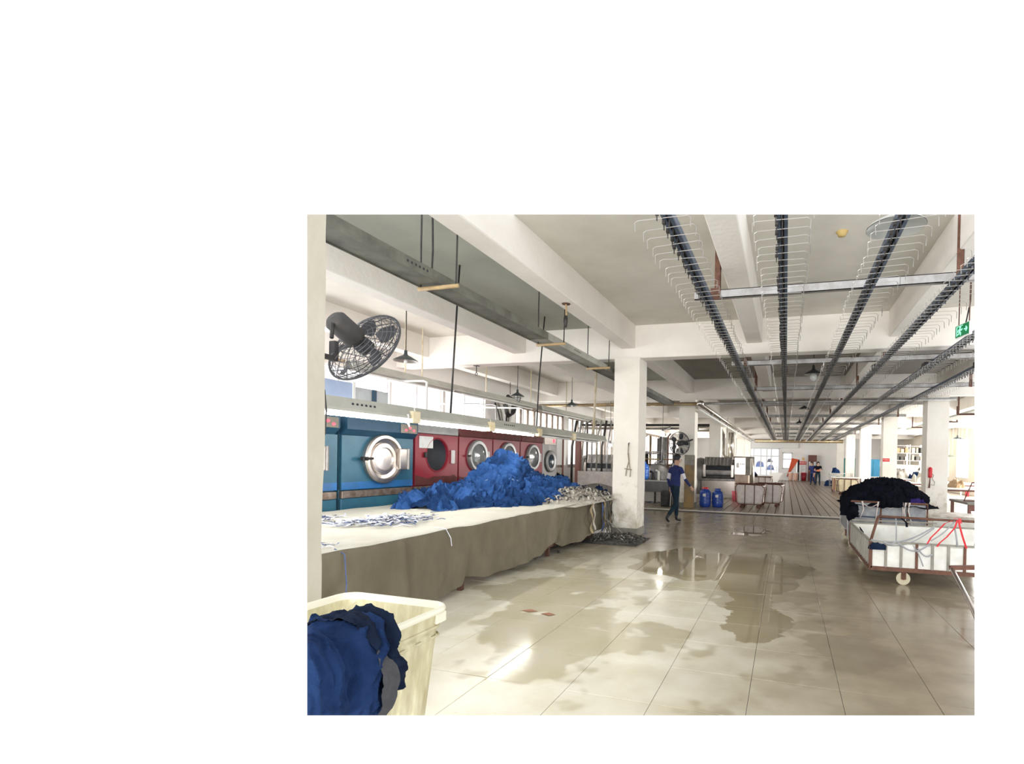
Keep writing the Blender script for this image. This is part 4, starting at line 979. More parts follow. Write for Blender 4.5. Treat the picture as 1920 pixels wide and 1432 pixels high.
# ---- garments: a lump of crumpled cloth, elongated like a trouser leg or a folded body
def garment(name, c, size, rot, seed, m, lean=None, fold=1.0, n=(34, 22)):
    """crumpled lump of cloth: c centre of the base; size (length, width, height); rot about Z; lean = surface normal to sit on"""
    L_, W2, H_ = size; nu, nv = n; vs = []; fs = []
    M = T(*c) @ ((Vector((0, 0, 1)).rotation_difference(Vector(lean).normalized()).to_matrix().to_4x4()) if lean is not None else Matrix.Identity(4)) @ RZ(rot)
    sc_ = min(1.0, max(.6, .35 / max(W2, .01)))
    for i in range(nu + 1):
        u = i / nu * 2 - 1
        for j in range(nv + 1):
            v = j / nv * 2 - 1
            ed = .16 * fbm(u * 1.9 + seed, v * 1.9, 1.1)
            x = u * L_ / 2 * (1 + ed) + .04 * fbm(v * 3, u * 2, seed); y = v * W2 / 2 * (1 + .4 * fbm(u * 2.2, seed, 0)) + .15 * W2 * fbm(u * 1.5, 5, seed)
            prof = max(0, (1 - abs(u) ** 7) * (1 - abs(v) ** 5))
            wx = x + .06 * noise.noise(Vector((x * 4, y * 4, seed))); wy = y + .06 * noise.noise(Vector((x * 4 + 9, y * 4, seed)))
            def rg(f, a, o): return max(0.0, 1 - abs(noise.noise(Vector((wx * f * a + wy * f * .4 + seed * 3, wy * f, seed + o)))) * 3.2)
            r1 = rg(6.5 * sc_, .6, 0) ** 1.5; r2 = rg(14 * sc_, 1.2, 5) ** 1.6; r3 = rg(27 * sc_, .8, 9)
            z = H_ * prof * (.38 + .62 * r1 * fold) + prof * fold * (.034 * r2 + .012 * r3) - .05 * (1 - min(1, prof * 4))
            vs.append(M @ Vector((x, y, z)))
    for i in range(nu):
        for j in range(nv): a = i * (nv + 1) + j; fs.append((a, a + 1, a + nv + 2, a + nv + 1))
    o = MB().add(vs, fs).build(name, m, None, True)
    return o
def mound(x, y, parts):
    return max([0] + [h_ * max(0, 1 - ((x - cx) / rx) ** 2 - ((y - cy) / ry) ** 2) ** .62 for cx, cy, rx, ry, h_ in parts])
def mnormal(x, y, parts):
    e = .05; return Vector((-(mound(x + e, y, parts) - mound(x - e, y, parts)) / (2 * e), -(mound(x, y + e, parts) - mound(x, y - e, parts)) / (2 * e), 1))
DP = [(-5.02, 8.25, .62, .80, .74), (-4.95, 8.35, .98, 1.35, .46), (-5.25, 7.1, .72, .85, .26), (-4.85, 9.1, .9, 1.2, .34)]
# inner bulk so that no gap shows between the garments
m = MB(); n = 44; vs = []; fs = []
for i in range(n + 1):
    for j in range(n + 1):
        x = -6.1 + 2.3 * i / n; y = 6.3 + 4.2 * j / n; q = mound(x, y, DP); vs.append((x, y, TZ + .005 + max(0, q - .03) + (.035 * fbm(x * 5, y * 5, 3) if q > .05 else 0)))
for i in range(n):
    for j in range(n):
        a = i * (n + 1) + j
        if max(vs[q][2] for q in (a, a + 1, a + n + 2, a + n + 1)) > TZ + .02: fs.append((a, a + 1, a + n + 2, a + n + 1))
o = m.add(vs, fs).build('denim_heap_core', M_denim[2], None, True); tag(o, 'inner mass of the blue denim heap on the table', 'denim', kind='stuff')
LB = 'blue denim trousers crumpled in the heap on the table'
random.seed(21); cnt = 0; DG = []
for k_ in range(900):
    x = random.uniform(-6.0, -3.95); y = random.uniform(6.35, 10.2); h_ = mound(x, y, DP)
    if h_ < .02 or h_ > 5: continue
    nrm = mnormal(x, y, DP); 
    if nrm.x < -.5 or (nrm.y > 1.0 and nrm.x < .3): continue
    if cnt >= 72: break
    if any((x - q[0]) ** 2 + (y - q[1]) ** 2 < .155 ** 2 for q in DG): continue
    L_ = random.uniform(.42, .8); W2 = random.uniform(.22, .36)
    o = garment('denim_trousers', (x, y, TZ + max(.01, h_ - .07)), (L_, W2, random.uniform(.12, .19)), random.uniform(0, PI), k_ * 1.7, random.choice(M_denim), (nrm.x * .8 + random.uniform(-.4, .4), nrm.y * .8 + random.uniform(-.4, .4), 1), 1.2)
    tag(o, LB, 'trousers', 'blue denim trousers heaped on the table'); cnt += 1; DG.append((x, y, o))
o = garment('denim_trousers', (-5.0, 8.25, TZ + .74), (.45, .34, .2), .6, 91, M_denim[1], (.4, -.2, 1)); tag(o, 'blue denim trousers crowning the top of the heap', 'trousers')
for x, y, a in ((-4.35, 8.15, .4), (-4.55, 7.75, 1.9), (-4.62, 8.5, 1.2), (-5.05, 7.2, 2.4), (-4.25, 8.9, 2.0), (-4.7, 8.1, .2), (-4.9, 7.6, 2.8)):
    g_ = min(DG, key=lambda q: (q[0] - x) ** 2 + (q[1] - y) ** 2)[2]; h_ = mound(x, y, DP)
    MB().tube([Vector((x, y, TZ + h_ + .09)) + Vector((-math.sin(a) * s_ * .12, math.cos(a) * s_ * .12, -abs(s_) * .05 + .012 * math.sin(s_ * 6))) for s_ in (-1, -.6, -.2, .2, .6, 1)], [.004, .010, .014, .012, .010, .004], 5).build('pale_hem', M_denim_l, g_)
for i, (x, y, s_) in enumerate([(-4.35, 10.2, .5), (-4.6, 10.35, .6), (-3.95, 10.35, .5)]):
    o = garment('dark_trousers', (x, y, TZ), (s_, .4, .22), i, 40 + i, M_navy, None); tag(o, ['navy trousers behind the cream strips', 'navy trousers at the back end of the table', 'dark trousers by the table-end column'][i], 'trousers')

# ================================================================== NEAR BIN
bn = thing('laundry_tub', 'large cream plastic laundry tub in the near left corner', 'tub', (-2.3, 2.02, 0))
def rrect(w_, l_, r_, n=6):
    pts = []
    for cx, cy, a0 in ((w_ / 2 - r_, l_ / 2 - r_, 0), (-w_ / 2 + r_, l_ / 2 - r_, PI / 2), (-w_ / 2 + r_, -l_ / 2 + r_, PI), (w_ / 2 - r_, -l_ / 2 + r_, 3 * PI / 2)):
        for i in range(n + 1): a = a0 + PI / 2 * i / n; pts.append((cx + r_ * math.cos(a), cy + r_ * math.sin(a)))
    return pts
def loft(mb, secs, close_bottom=False):
    vs = []; fs = []; n = len(secs[0][0])
    for pts, z in secs: vs += [(x, y, z) for x, y in pts]
    for i in range(len(secs) - 1):
        for j in range(n): fs.append((i * n + j, i * n + (j + 1) % n, (i + 1) * n + (j + 1) % n, (i + 1) * n + j))
    if close_bottom: fs.append(tuple(range(n)))
    mb.add(vs, fs)
def ribbed(w_, l_, r_, amp):
    pts = rrect(w_, l_, r_, 5); out = []
    n = len(pts)
    for i in range(n):
        a = Vector(pts[i]); b = Vector(pts[(i + 1) % n]); d = (b - a).length; out.append(tuple(a))
        if d > .2:
            nrm = Vector(((b - a).y, -(b - a).x)).normalized(); k = int(d / .11); 
            for q in range(k):
                f0 = (q + .12) / k; f1 = (q + .22) / k; f2 = (q + .78) / k; f3 = (q + .88) / k
                for f, o_ in ((f0, 0), (f1, amp), (f2, amp), (f3, 0)): out.append(tuple(a + (b - a) * f + nrm * o_))
    return out
m = MB(); loft(m, [(ribbed(.62, .92, .07, 0.0), 0.0), (ribbed(.63, .93, .07, .008), .04), (ribbed(.70, 1.04, .08, .010), .55), (ribbed(.70, 1.04, .08, .0), .56), (ribbed(.735, 1.07, .09, .0), .665)], True)
loft(m, [(ribbed(.725, 1.06, .09, 0), .665), (ribbed(.69, 1.03, .08, 0), .56), (ribbed(.688, 1.028, .08, .008), .54), (ribbed(.61, .91, .06, .008), .03), (ribbed(.60, .90, .06, 0), .02)])
b = m.build('tub_body', M_bin, bn); smooth_sharp(b, 35)
m = MB(); loft(m, [(rrect(.735, 1.07, .09), .668), (rrect(.785, 1.12, .11), .668), (rrect(.793, 1.128, .11), .682), (rrect(.785, 1.12, .11), .698), (rrect(.76, 1.10, .10), .704), (rrect(.73, 1.065, .09), .695), (rrect(.725, 1.06, .09), .65)])
b = m.build('rim', M_bin_rim, bn, True)
for sx, sy in ((1, 1),): MB().bbox(sx * .33 - .025, sy * .48 - .04, .60, sx * .35 + .025, sy * .49 + .04, .666, .008).build('corner_lug', M_bin_rim, bn)
m = MB(); m.m(0)
for z in (.52, .575): loft(m, [(rrect(.712 + (z - .52) * .2, 1.05 + (z - .52) * .2, .08), z), (rrect(.73, 1.068, .085), z + .008), (rrect(.716, 1.054, .08), z + .016)])
m.build('moulded_band', M_bin, bn, True)
# jacket over the tub side
def sheet(name, path, y0, y1, nu, nv, seed, m, amp=.03, taper=None, parent=None):
    """cloth following path [(x, z)] with folds, spread along y"""
    segs = []; tot = 0
    P = [Vector((a, 0, b)) for a, b in path]
    for a, b in zip(P[:-1], P[1:]): segs.append((tot, (b - a).length)); tot += (b - a).length
    def at(f):
        s = f * tot
        for (s0, L_), a, b in zip(segs, P[:-1], P[1:]):
            if s <= s0 + L_ + 1e-6: return a + (b - a) * ((s - s0) / L_), (b - a).normalized()
        return P[-1], (P[-1] - P[-2]).normalized()
    vs = []; fs = []
    for i in range(nu + 1):
        f = i / nu; p, d = at(f); nrm = Vector((d.z, 0, -d.x)); nrm = nrm if nrm.z + nrm.x > 0 else -nrm
        ya, yb = (y0, y1) if taper is None else taper(f)
        for j in range(nv + 1):
            g = j / nv; y = ya + (yb - ya) * g + .02 * fbm(f * 4, g, seed)
            wy_ = y + .07 * noise.noise(Vector((f * 3, y * 3, seed))); r1 = 1 - 3 * abs(noise.noise(Vector((f * 3.2 + wy_ * 3 + seed, wy_ * 6.5, seed)))); r2 = max(0, 1 - 3.5 * abs(noise.noise(Vector((f * 9 + wy_ * 7, wy_ * 9, seed + 4))))) ** 1.5 + .4 * max(0, 1 - 3.5 * abs(noise.noise(Vector((f * 22 + wy_ * 7, wy_ * 21, seed + 8)))))
            q = p + nrm * (amp * max(-1, r1) + amp * .7 * r2 + amp); q.y = y
            vs.append(q)
    for i in range(nu):
        for j in range(nv): a = i * (nv + 1) + j; fs.append((a, a + 1, a + nv + 2, a + nv + 1))
    return MB().add(vs, fs).build(name, m, parent, True)
jk = thing('denim_jacket', 'navy denim garments spilling over the side of the cream tub', 'jacket', (0, 0, 0))
path = [(-2.62, .40), (-2.45, .55), (-2.25, .66), (-2.05, .71), (-1.93, .72), (-1.86, .67), (-1.83, .5), (-1.84, .3), (-1.86, .1), (-1.87, .04)]
def tp(f): 
    e = 1.955 + .05 * math.sin(f * 5) - (.16 * max(0, f - .62)) - .10 * math.exp(-((f - .2) / .12) ** 2)
    return (1.25, e)
b = sheet('jacket_body', path, 0, 0, 120, 100, 2, M_navy, .040, tp, jk)
b = sheet('jacket_fold', [(-2.22, .66), (-2.1, .75), (-1.94, .77), (-1.84, .71), (-1.81, .58), (-1.82, .46)], 1.80, 2.06, 60, 40, 9, M_navy2, .026, lambda f: (1.78 + .12 * f, 2.05 - .03 * f), jk)
b = sheet('lining', [(-1.79, .68), (-1.735, .58), (-1.735, .45), (-1.76, .36)], 1.9, 2.03, 24, 16, 14, M_inner, .007, lambda f: (1.86 - .04 * f, 1.88 + .07 * math.sin(PI * f) - .01 * f), jk)
o = garment('denim_bundle', (-2.42, 1.85, .45), (.62, .5, .3), .4, 77, M_navy, None, n=(40, 30)); tag(o, 'navy denim bundle lying inside the cream tub', 'trousers')
o = sheet('red_garment', [(-1.80, .42), (-1.77, .3), (-1.78, .18)], 1.35, 1.6, 20, 20, 31, M_red_c, .014, lambda f: (1.3, 1.60 + .06 * f)); tag(o, 'red cloth poking out below the navy denim in the corner', 'cloth')

# ================================================================== CARTS
def wheel(parent, x, y, r_=.085, m=None):
    w_ = MB().lathe([(.02, -.02), (r_ * .75, -.02), (r_, -.014), (r_, .014), (r_ * .75, .02), (.02, .02)], 20, T(x, y, r_) @ RX(PI / 2) @ RY(0.0)).build('wheel', m or M_holder, parent); smooth_sharp(w_, 40)
    c = MB(); c.bbox(x - .03, y - .035, r_ - .01, x + .03, y - .027, r_ * 2 + .03, .002); c.bbox(x - .03, y + .027, r_ - .01, x + .03, y + .035, r_ * 2 + .03, .002); c.bbox(x - .04, y - .04, r_ * 2 + .02, x + .04, y + .04, r_ * 2 + .035, .002); c.tube([(x, y - .04, r_), (x, y + .04, r_)], .012, 6)
    c.build('castor_fork', M_rust, w_)
    return w_
M_cwheel = mat('cream_wheel', (0.62, .57, .42), (.5, .44, .3), 9, .5)
ct = thing('slatted_cart', 'low rusty framed cart with white slatted sides at the right', 'cart', (1.10, 7.22, 0))
CW, CL, zb, zt = 2.0, 2.15, .22, .57
m = MB(); 
for z, hh in ((zb, .05),):
    m.bar((0, 0, z), (CW, 0, z), .04, hh); m.bar((0, CL, z), (CW, CL, z), .04, hh); m.bar((0, 0, z), (0, CL, z), .04, hh); m.bar((CW, 0, z), (CW, CL, z), .04, hh); m.bar((0, CL / 2, z), (CW, CL / 2, z), .04, .03)
m.build('base_frame', M_rust, ct)
m = MB(); m.bar((0, 0, zt), (CW, 0, zt), .025, .025); m.bar((0, CL, zt), (CW, CL, zt), .025, .025); m.bar((0, 0, zt), (0, CL, zt), .025, .025); m.bar((CW, 0, zt), (CW, CL, zt), .025, .025)
m.build('top_rim', M_plinth, ct)
for x, y in ((0, 0), (0, CL), (CW, CL), (CW, 0)): MB().bbox(x - .02, y - .02, zb, x + .02, y + .02, zt, .003).build('corner_post', M_rust, ct)
nf = 11
for i in range(nf + 1):
    x = CW * i / nf
    if 0 < i < nf: MB().bbox(x - .016, -.018, zb + .02, x + .016, -.004, zt, .002).build('slat_bar', M_plinth if i % 3 else M_rust, ct)
for i in range(nf):
    x = CW * i / nf; MB().bbox(x + .008, .0, zb + .025, x + CW / nf - .008, .008, zt - .01 - .02 * (i % 2), .002).build('white_slat', M_fabric_w, ct)
nl = 17
for i in range(nl):
    y = CL * i / nl
    MB().bbox(.0, y + .022, zb + .025, .008, y + CL / nl - .01, zt - .01, .002).build('white_slat', M_fabric_w, ct)
    MB().tube([(-.012, y + .01 + random.uniform(-.01, .02), zb + .02), (-.014, y + .02, zt)], .007, 4).build('side_rod', M_plinth, ct)
MB().bbox(.02, CL - .012, zb, CW - .02, CL - .002, zt - .01, .002).build('back_panel', M_fabric_w, ct)
MB().bbox(CW - .012, .02, zb, CW - .002, CL - .02, zt - .01, .002).build('end_panel', M_fabric_w, ct)
MB().bbox(.02, .02, zb + .0, CW - .02, CL - .02, zb + .03, .002).build('floor_board', M_fabric_w, ct)
for x, y in ((.42, .12), (.15, CL - .55), (1.7, .12), (1.7, CL - .3)): wheel(ct, x, y, .085, M_cwheel)
fr = MB(); fr.tube([(.0, .02, zt), (.04, .03, .72), (.09, .04, .90)], .018, 8); fr.tube([(.09, .04, .90), (1.25, .04, .885)], .016, 8); fr.tube([(1.25, .04, .885), (1.22, .04, zt)], .016, 8)
fr.build('push_frame', M_rust, ct, True)
# far loop and lashings of cloth strips
fr = MB(); fr.tube([(0.0, CL, zt), (.02, CL, .62), (1.3, CL - .1, .64)], .012, 6); fr.build('rear_rail', M_plinth, ct)
tz = MB()
def sag(a, b, s_, r_=.009, mb=tz, n=9):
    a = Vector(a); b = Vector(b); mb.tube([a + (b - a) * (i / n) + Vector((0, -.02 * math.sin(PI * i / n), -s_ * math.sin(PI * i / n))) for i in range(n + 1)], r_, 5)
sag((0, .0, zt + .02), (.75, .03, .80), .10, .010); sag((0.02, .0, zt), (.75, .03, .78), .13, .008); sag((.3, -.02, zt + .02), (.3, .04, .89), 0, .008); sag((.32, -.02, zt), (.7, -.02, zt + .02), .10, .010)
sag((.15, -.02, zt), (.3, -.02, zt + .02), .03, .012); sag((.7, -.02, zt + .05), (.98, .03, .88), .02, .009); sag((.55, -.02, zt - .05), (.72, -.03, zt - .12), .06, .009); sag((.98, .03, .8), (1.0, -.02, zt), 0, .012)
sag((.5, -.025, zt - .02), (.62, -.03, zt - .28), -.02, .006)
tz.build('grey_lashing', M_fabric_g, ct)
rt = MB()
def rib(p, mb, w_=.010):
    vs = []; fs = []
    for i, q in enumerate(p): vs += [(q[0] - w_, q[1], q[2]), (q[0] + w_, q[1] - .01, q[2] + w_ * .4)]
    for i in range(len(p) - 1): fs.append((2 * i, 2 * i + 1, 2 * i + 3, 2 * i + 2))
    mb.add(vs, fs)
rib([(.95, .02, .885), (.86, 0, .85), (.78, -.01, .75), (.70, -.02, .66), (.66, -.025, .58)], rt); rib([(1.0, .0, .90), (.97, -.01, .80), (.88, -.02, .68), (.80, -.025, .60), (.77, -.03, .55)], rt)
rib([(1.01, 0, .90), (1.03, -.01, .80), (1.06, -.02, .68), (1.1, -.025, .55)], rt); rib([(.96, .0, .92), (1.02, -.02, .92), (1.03, -.02, .86)], rt, .014)
rt.build('red_ribbon', M_redp, ct)
for a in ((.45, 'black_tassel'),):
    MB().tube([(.36, .03, .89), (.42, .02, .84), (.43, .02, .78)], [.008, .012, .018], 6).build('black_tassel', M_blackc, ct); MB().tube([(.03, CL * .6, zt + .03), (.06, CL * .55, zt - .04)], [.008, .02], 6).build('black_tassel', M_blackc, ct)
o = garment('rag', (.08, -.02, zt - .05), (.17, .07, .05), .1, 8, M_navy2, None, fold=.35); o.location = (1.10, 7.22, 0); tag(o, 'navy rag tied at the near corner of the slatted cart', 'rag')

# second cart behind with black clothes
c2 = thing('canvas_cart', 'grey sided cart loaded with black clothes', 'cart', (1.16, 10.2, 0))
MB().bbox(0, 0, .30, 1.3, .03, .88, .006).build('front_panel', M_fabric_g, c2); MB().bbox(0, .03, .30, .03, 1.3, .88, .006).build('side_panel', M_fabric_g, c2); MB().bbox(1.27, .03, .30, 1.3, 1.3, .88, .006).build('side_panel', M_fabric_w, c2); MB().bbox(0, 1.27, .30, 1.3, 1.3, .88, .006).build('back_panel', M_fabric_g, c2)
MB().bbox(0.03, .03, .30, 1.27, 1.27, .34, .004).build('floor_board', M_wood, c2)
m = MB(); m.tube([(-.02, -.02, .89), (1.32, -.02, .88), (1.32, 1.32, .88), (-.02, 1.32, .89)], .02, 8, closed=True); m.build('top_rail', M_rust, c2)
for yq in (-.02, 1.32): MB().tube([(-.02, yq, .62), (1.32, yq, .58)], .013, 6).build('middle_rail', M_rail, c2)
for x, y in ((-.02, -.02), (.55, -.02), (1.0, -.02), (1.32, -.02), (1.32, 1.32), (-.02, 1.32)): MB().tube([(x, y, .2), (x, y, .89)], .014, 6).build('post', M_rust if x > .5 else M_steel_d, c2)
for x, y in ((.1, .12), (1.2, .12), (.1, 1.2), (1.2, 1.2)): wheel(c2, x, y, .085, M_cwheel)
m = MB()
for x in (.22, .5, .9, .96, 1.02): m.tube([(x, -.05, .90), (x + random.uniform(-.04, .04), -.06, .75), (x + random.uniform(-.06, .06), -.05, random.uniform(.45, .65))], [.02, .014, .008], 5)
for a, b in ((.22, .5), (.5, .9)): m.tube([(a, -.05, .86), ((a + b) / 2, -.06, .78), (b, -.05, .86)], .008, 5)
m.build('rag_ties', M_canvas, c2)
BP = [(1.85, 10.75, .72, .62, .46), (2.4, 10.7, .3, .35, .12)]
m = MB(); n = 26; vs = []; fs = []
for i in range(n + 1):
    for j in range(n + 1):
        x = 1.05 + 1.6 * i / n; y = 10.1 + 1.4 * j / n; q = mound(x, y, BP); vs.append((x, y, .82 + max(0, q - .02) + .04 * fbm(x * 5, y * 5, 1)))
for i in range(n):
    for j in range(n): a = i * (n + 1) + j; fs.append((a, a + 1, a + n + 2, a + n + 1))
o = m.add([v for v in vs if 1], fs).build('black_clothes_core', M_blackc, None, True); tag(o, 'inner mass of the black clothes heap on the cart', 'clothes', kind='stuff')
for k_ in range(34):
    a = random.uniform(0, 2 * PI); q = math.sqrt(random.random()) * .95; x = 1.8 + .66 * q * math.cos(a); y = 10.72 + .55 * q * math.sin(a); nn = mnormal(x, y, BP)
    o = garment('black_trousers', (x, y, .84 + mound(x, y, BP) - .05), (random.uniform(.4, .6), random.uniform(.2, .32), .13), random.uniform(0, PI), 200 + k_, M_blackc, (nn.x * .7, nn.y * .7, 1), fold=.5); tag(o, 'black trousers heaped on the grey sided cart', 'trousers', 'black trousers piled on the cart')
o = garment('black_trousers', (1.20, 10.22, .78), (.5, .22, .1), 1.2, 301, M_blackc, (-.9, -.6, .5)); tag(o, 'black trouser leg hanging over the cart corner', 'trousers')
o = garment('purple_garment', (2.32, 10.35, .86), (.34, .24, .1), .3, 302, mat('purple_navy', (.02, .015, .09), (.035, .02, .13), 6, .9), None); tag(o, 'purple navy garment at the right end of the black heap', 'clothes')
sl = MB(); vs = []; fs = []
for i in range(13):
    f = i / 12
    for j in range(9):
        a = 2 * PI * j / 8; r_ = .10 - .03 * f; vs.append((1.10 - .03 * f + r_ * math.cos(a) * (1 + .3 * fbm(f * 5, a, 2)), 10.15 + r_ * .6 * math.sin(a), .98 - .36 * f))
for i in range(12):
    for j in range(8): a = i * 9 + j; fs.append((a, a + 1, a + 10, a + 9))
sl.add(vs, fs); t1('black_sleeve', sl, M_blackc, 'black sleeve dangling at the left of the loaded cart', 'sleeve', smooth=True)
# white block beside the right column
wb = thing('white_cabinet', 'low white cabinet lying beyond the slatted cart', 'cabinet', (2.75, 10.9, 0), R(-28))
MB().bbox(0, 0, .12, 1.0, .9, .60, .015).build('body', M_fabric_w, wb); MB().bbox(-.02, -.02, .60, 1.02, .92, .64, .008).build('lid', mat('stained_lid', (.66, .62, .56), (.3, .24, .18), 6, .4), wb)
for x, y in ((.05, .05), (.95, .05), (.05, .85), (.95, .85)): MB().bbox(x - .03, y - .03, 0, x + .03, y + .03, .12, .004).build('foot', M_rust, wb)
# trolley handle at the right edge
th = thing('pipe_trolley', 'steel pipe and brown bar of a trolley at the right edge', 'trolley', (0, 0, 0))
MB().tube([(1.79, 6.31, .45), (1.80, 5.75, .22), (1.78, 5.3, .03)], .022, 10).build('steel_pipe', M_steel, th, True)
MB().bar((1.77, 6.30, .455), (2.5, 6.45, .49), .04, .045).build('brown_bar', M_rust, th)
MB().lathe([(.001, -.02), (.04, -.018), (.04, .018), (.001, .02)], 12, T(2.3, 6.35, .30) @ RX(PI / 2)).build('castor', M_holder, th)
MB().bar((2.45, 6.44, .48), (2.45, 6.44, .02), .03, .03).build('leg', M_rust, th)

# round-cornered canvas bins in the aisle
def canvas_bin(x, y, rz, label, w_=.95, l_=.62, m=M_canvas):
    t = thing('laundry_bin', label, 'bin', (x, y, 0), rz, 'tube framed canvas laundry bins')
    mb = MB(); loft(mb, [(rrect(w_ - .2, l_ - .1, .06), .16), (rrect(w_ - .08, l_ - .04, .06), .24), (rrect(w_, l_, .06), .80)], True); mb.build('canvas', m, t, True)
    f = MB()
    for yy in (-l_ / 2 - .015, l_ / 2 + .015):
        f.tube([(-w_ / 2 - .02, yy, .72), (-w_ / 2 + .06, yy, .83), (w_ / 2 - .08, yy, .81), (w_ / 2 + .01, yy, .70), (w_ / 2 - .05, yy, .20), (w_ / 2 - .12, yy, .15), (-w_ / 2 + .1, yy, .15), (-w_ / 2 + .03, yy, .22)], .016, 6, closed=True)
        for xx in (-w_ / 6, w_ / 6): f.tube([(xx, yy, .15), (xx, yy, .82)], .014, 6)
    for xx in (-w_ / 2, w_ / 2):
        f.tube([(xx, -l_ / 2, .74), (xx, l_ / 2, .74)], .016, 6); f.tube([(xx * .96, -l_ / 2, .5), (xx * .96, l_ / 2, .5)], .012, 6); f.tube([(xx * .97, 0, .2), (xx, 0, .75)], .012, 6)
    f.build('tube_frame', M_darkrust, t, True)
    MB().tube([(x2, y2, .83) for x2, y2 in rrect(w_ + .02, l_ + .02, .05, 3)], .02, 6, closed=True).build('rim_tube', M_darkrust, t, True)
    for xx in (-w_ / 2 + .2, w_ / 2 - .2):
        for yy in (-l_ / 2 + .1, l_ / 2 - .1): MB().lathe([(.001, -.02), (.065, -.02), (.065, .02), (.001, .02)], 12, T(xx, yy, .065) @ RX(PI / 2)).build('wheel', M_darkrust, t); MB().bbox(xx - .02, yy - .03, .065, xx + .02, yy + .03, .16, .004).build('castor_fork', M_darkrust, t)
    return t
canvas_bin(-1.15, 17.75, R(-4), 'pale canvas laundry bin nearest the blue drums')
canvas_bin(-.55, 18.7, R(-6), 'pale canvas laundry bin standing just behind the nearest one', .95, .75)
canvas_bin(-1.2, 27.5, R(0), 'empty dark framed laundry bin farther down the aisle', 1.0, .6)
b3 = canvas_bin(3.0, 27.6, R(5), 'beige tub on a dark wheeled frame right of the aisle', .95, .6, M_beige)
tt = thing('work_table', 'pale topped table with a dark red base beside the beige tub', 'table', (2.95, 29.6, 0))
MB().bbox(-.5, -.6, .82, 1.0, .7, .87, .01).build('tabletop', M_fabric_w, tt); MB().bbox(-.42, -.5, .15, -.05, .6, .82, .01).build('crate', M_card, tt)
for x, y in ((-.42, -.5), (.9, -.5), (-.42, .6), (.9, .6)): MB().bbox(x - .03, y - .03, 0, x + .03, y + .03, .82, .004).build('leg', M_wood, tt)

# ================================================================== DRUM WASHERS
def drum_washer(x, y, rz, label, w_=2.0, flip=1):
    t = thing('drum_washer', label, 'washer', (x, y, 0), rz)
    for sx in (0, 1):
        xx = sx * w_; m = MB(); m.bbox(xx - .16, 0, .0, xx + .16, 1.3, 1.25, .02); m.build('side_housing', M_steel_d, t)
        MB().lathe([(.62, -.165), (.66, 0), (.62, .165)], 28, T(xx, .65, 1.1) @ RY(PI / 2)).build('end_ring', M_steel_d, t, True)
        MB().lathe([(.62, 0), (.001, .0)], 28, T(xx + (.17 if sx else -.17), .65, 1.1) @ RY(PI / 2)).build('end_cap', M_steel_d, t)
    a0, a1 = R(200), R(505)
    m = MB()
    prof = []; n = 40; M0 = T(0, .65, 1.1) @ RY(PI / 2)
    # open cylinder shell: opening towards the front
    vs = []; fs = []
    for i in range(n + 1):
        a = R(-62) + (R(360 - 62)) * i / n - R(62)
        for xx in (.15, w_ - .15): vs.append((xx, .65 - .6 * math.cos(a + R(62 + 31)), 1.1 + .6 * math.sin(a + R(62 + 31))))
    for i in range(n): fs.append((2 * i, 2 * i + 1, 2 * i + 3, 2 * i + 2))
    m.add(vs, fs); m.build('drum_shell', M_steel_d, t, True)
    MB().bbox(w_ * .18, .06, .95, w_ * .82, .10, 1.38, .01).build('drum_opening', M_dark, t)
    MB().bbox(w_ * .12, .0, .9, w_ * .18, .12, 1.45, .01).build('door_cheek', M_steel, t); MB().bbox(w_ * .82, .0, .9, w_ * .88, .12, 1.45, .01).build('door_cheek', M_steel, t)
    M = T(0, .05, 1.40) @ RX(R(-24)); ld = MB(); ld.bbox(w_ * .14, -.02, 0, w_ * .84, .02, .42, .012, M); ld.build('lid', M_steel_d, t)
    for q in range(7): MB().bbox(w_ * (.18 + .09 * q), -.028, .03, w_ * (.20 + .09 * q), -.02, .38, .003, M).build('lid_rib', M_steel, t)
    MB().bbox(0.0, -.22, .76, w_ + .1, .02, .84, .01).build('drip_tray', M_steel_d, t)
    MB().bbox(.1, .0, .12, w_ - .1, .05, .75, .01).build('front_skirt', M_steel, t)
    MB().bbox(-.1, -.02, 0, w_ + .1, 1.3, .12, .01).build('plinth', M_plaster, t)
    return t
dw1 = drum_washer(-8.4, 19.6, 0, 'stainless drum washer with raised lid left of the table-end column', 1.9)
dw2 = drum_washer(-3.75, 22.2, 0, 'stainless drum washer with raised lid behind the blue drums', 1.75)
cbx = thing('control_cabinet', 'stained steel control box beside the right drum washer', 'cabinet', (-2.05, 21.3, 0))
MB().bbox(0, 0, 0, .55, .8, 1.05, .015).build('pedestal', mat('stained_plaster', (.62, .54, .47), (.38, .26, .17), 3, .7), cbx)
MB().bbox(-.02, -.03, 1.05, .42, .25, 1.78, .012).build('box', M_steel, cbx); MB().bbox(.42, 0, 1.05, .62, .8, 1.75, .01).build('dark_side', M_plinth, cbx)
MB().bbox(.05, -.045, 1.35, .16, -.03, 1.55, .004).build('gauge_plate', M_white, cbx)
for k_ in range(3): MB().lathe([(.001, .02), (.02, .018), (.024, 0)], 10, T(.22 + .07 * k_, -.03, 1.5) @ RX(PI / 2)).build('button', [M_redp, M_teal, M_black][k_], cbx)
bt = MB().lathe([(.001, .0), (.13, .0), (.15, .28), (.16, .40), (.15, .40), (.13, .03)], 16, T(-1.95, 20.6, 0)); t1('pink_bucket', bt, mat('pink_plastic', (.85, .16, .20), rough=.4), 'bright pink bucket beside the canvas bins', 'bucket', smooth=True)
wc = thing('wall_cabinet', 'white cabinet with a brown frame behind the narrow stainless washer', 'cabinet', (-8.2, 16.2, 0))
MB().bbox(0, 0, 1.35, .62, .3, 2.55, .01).build('body', M_white, wc)
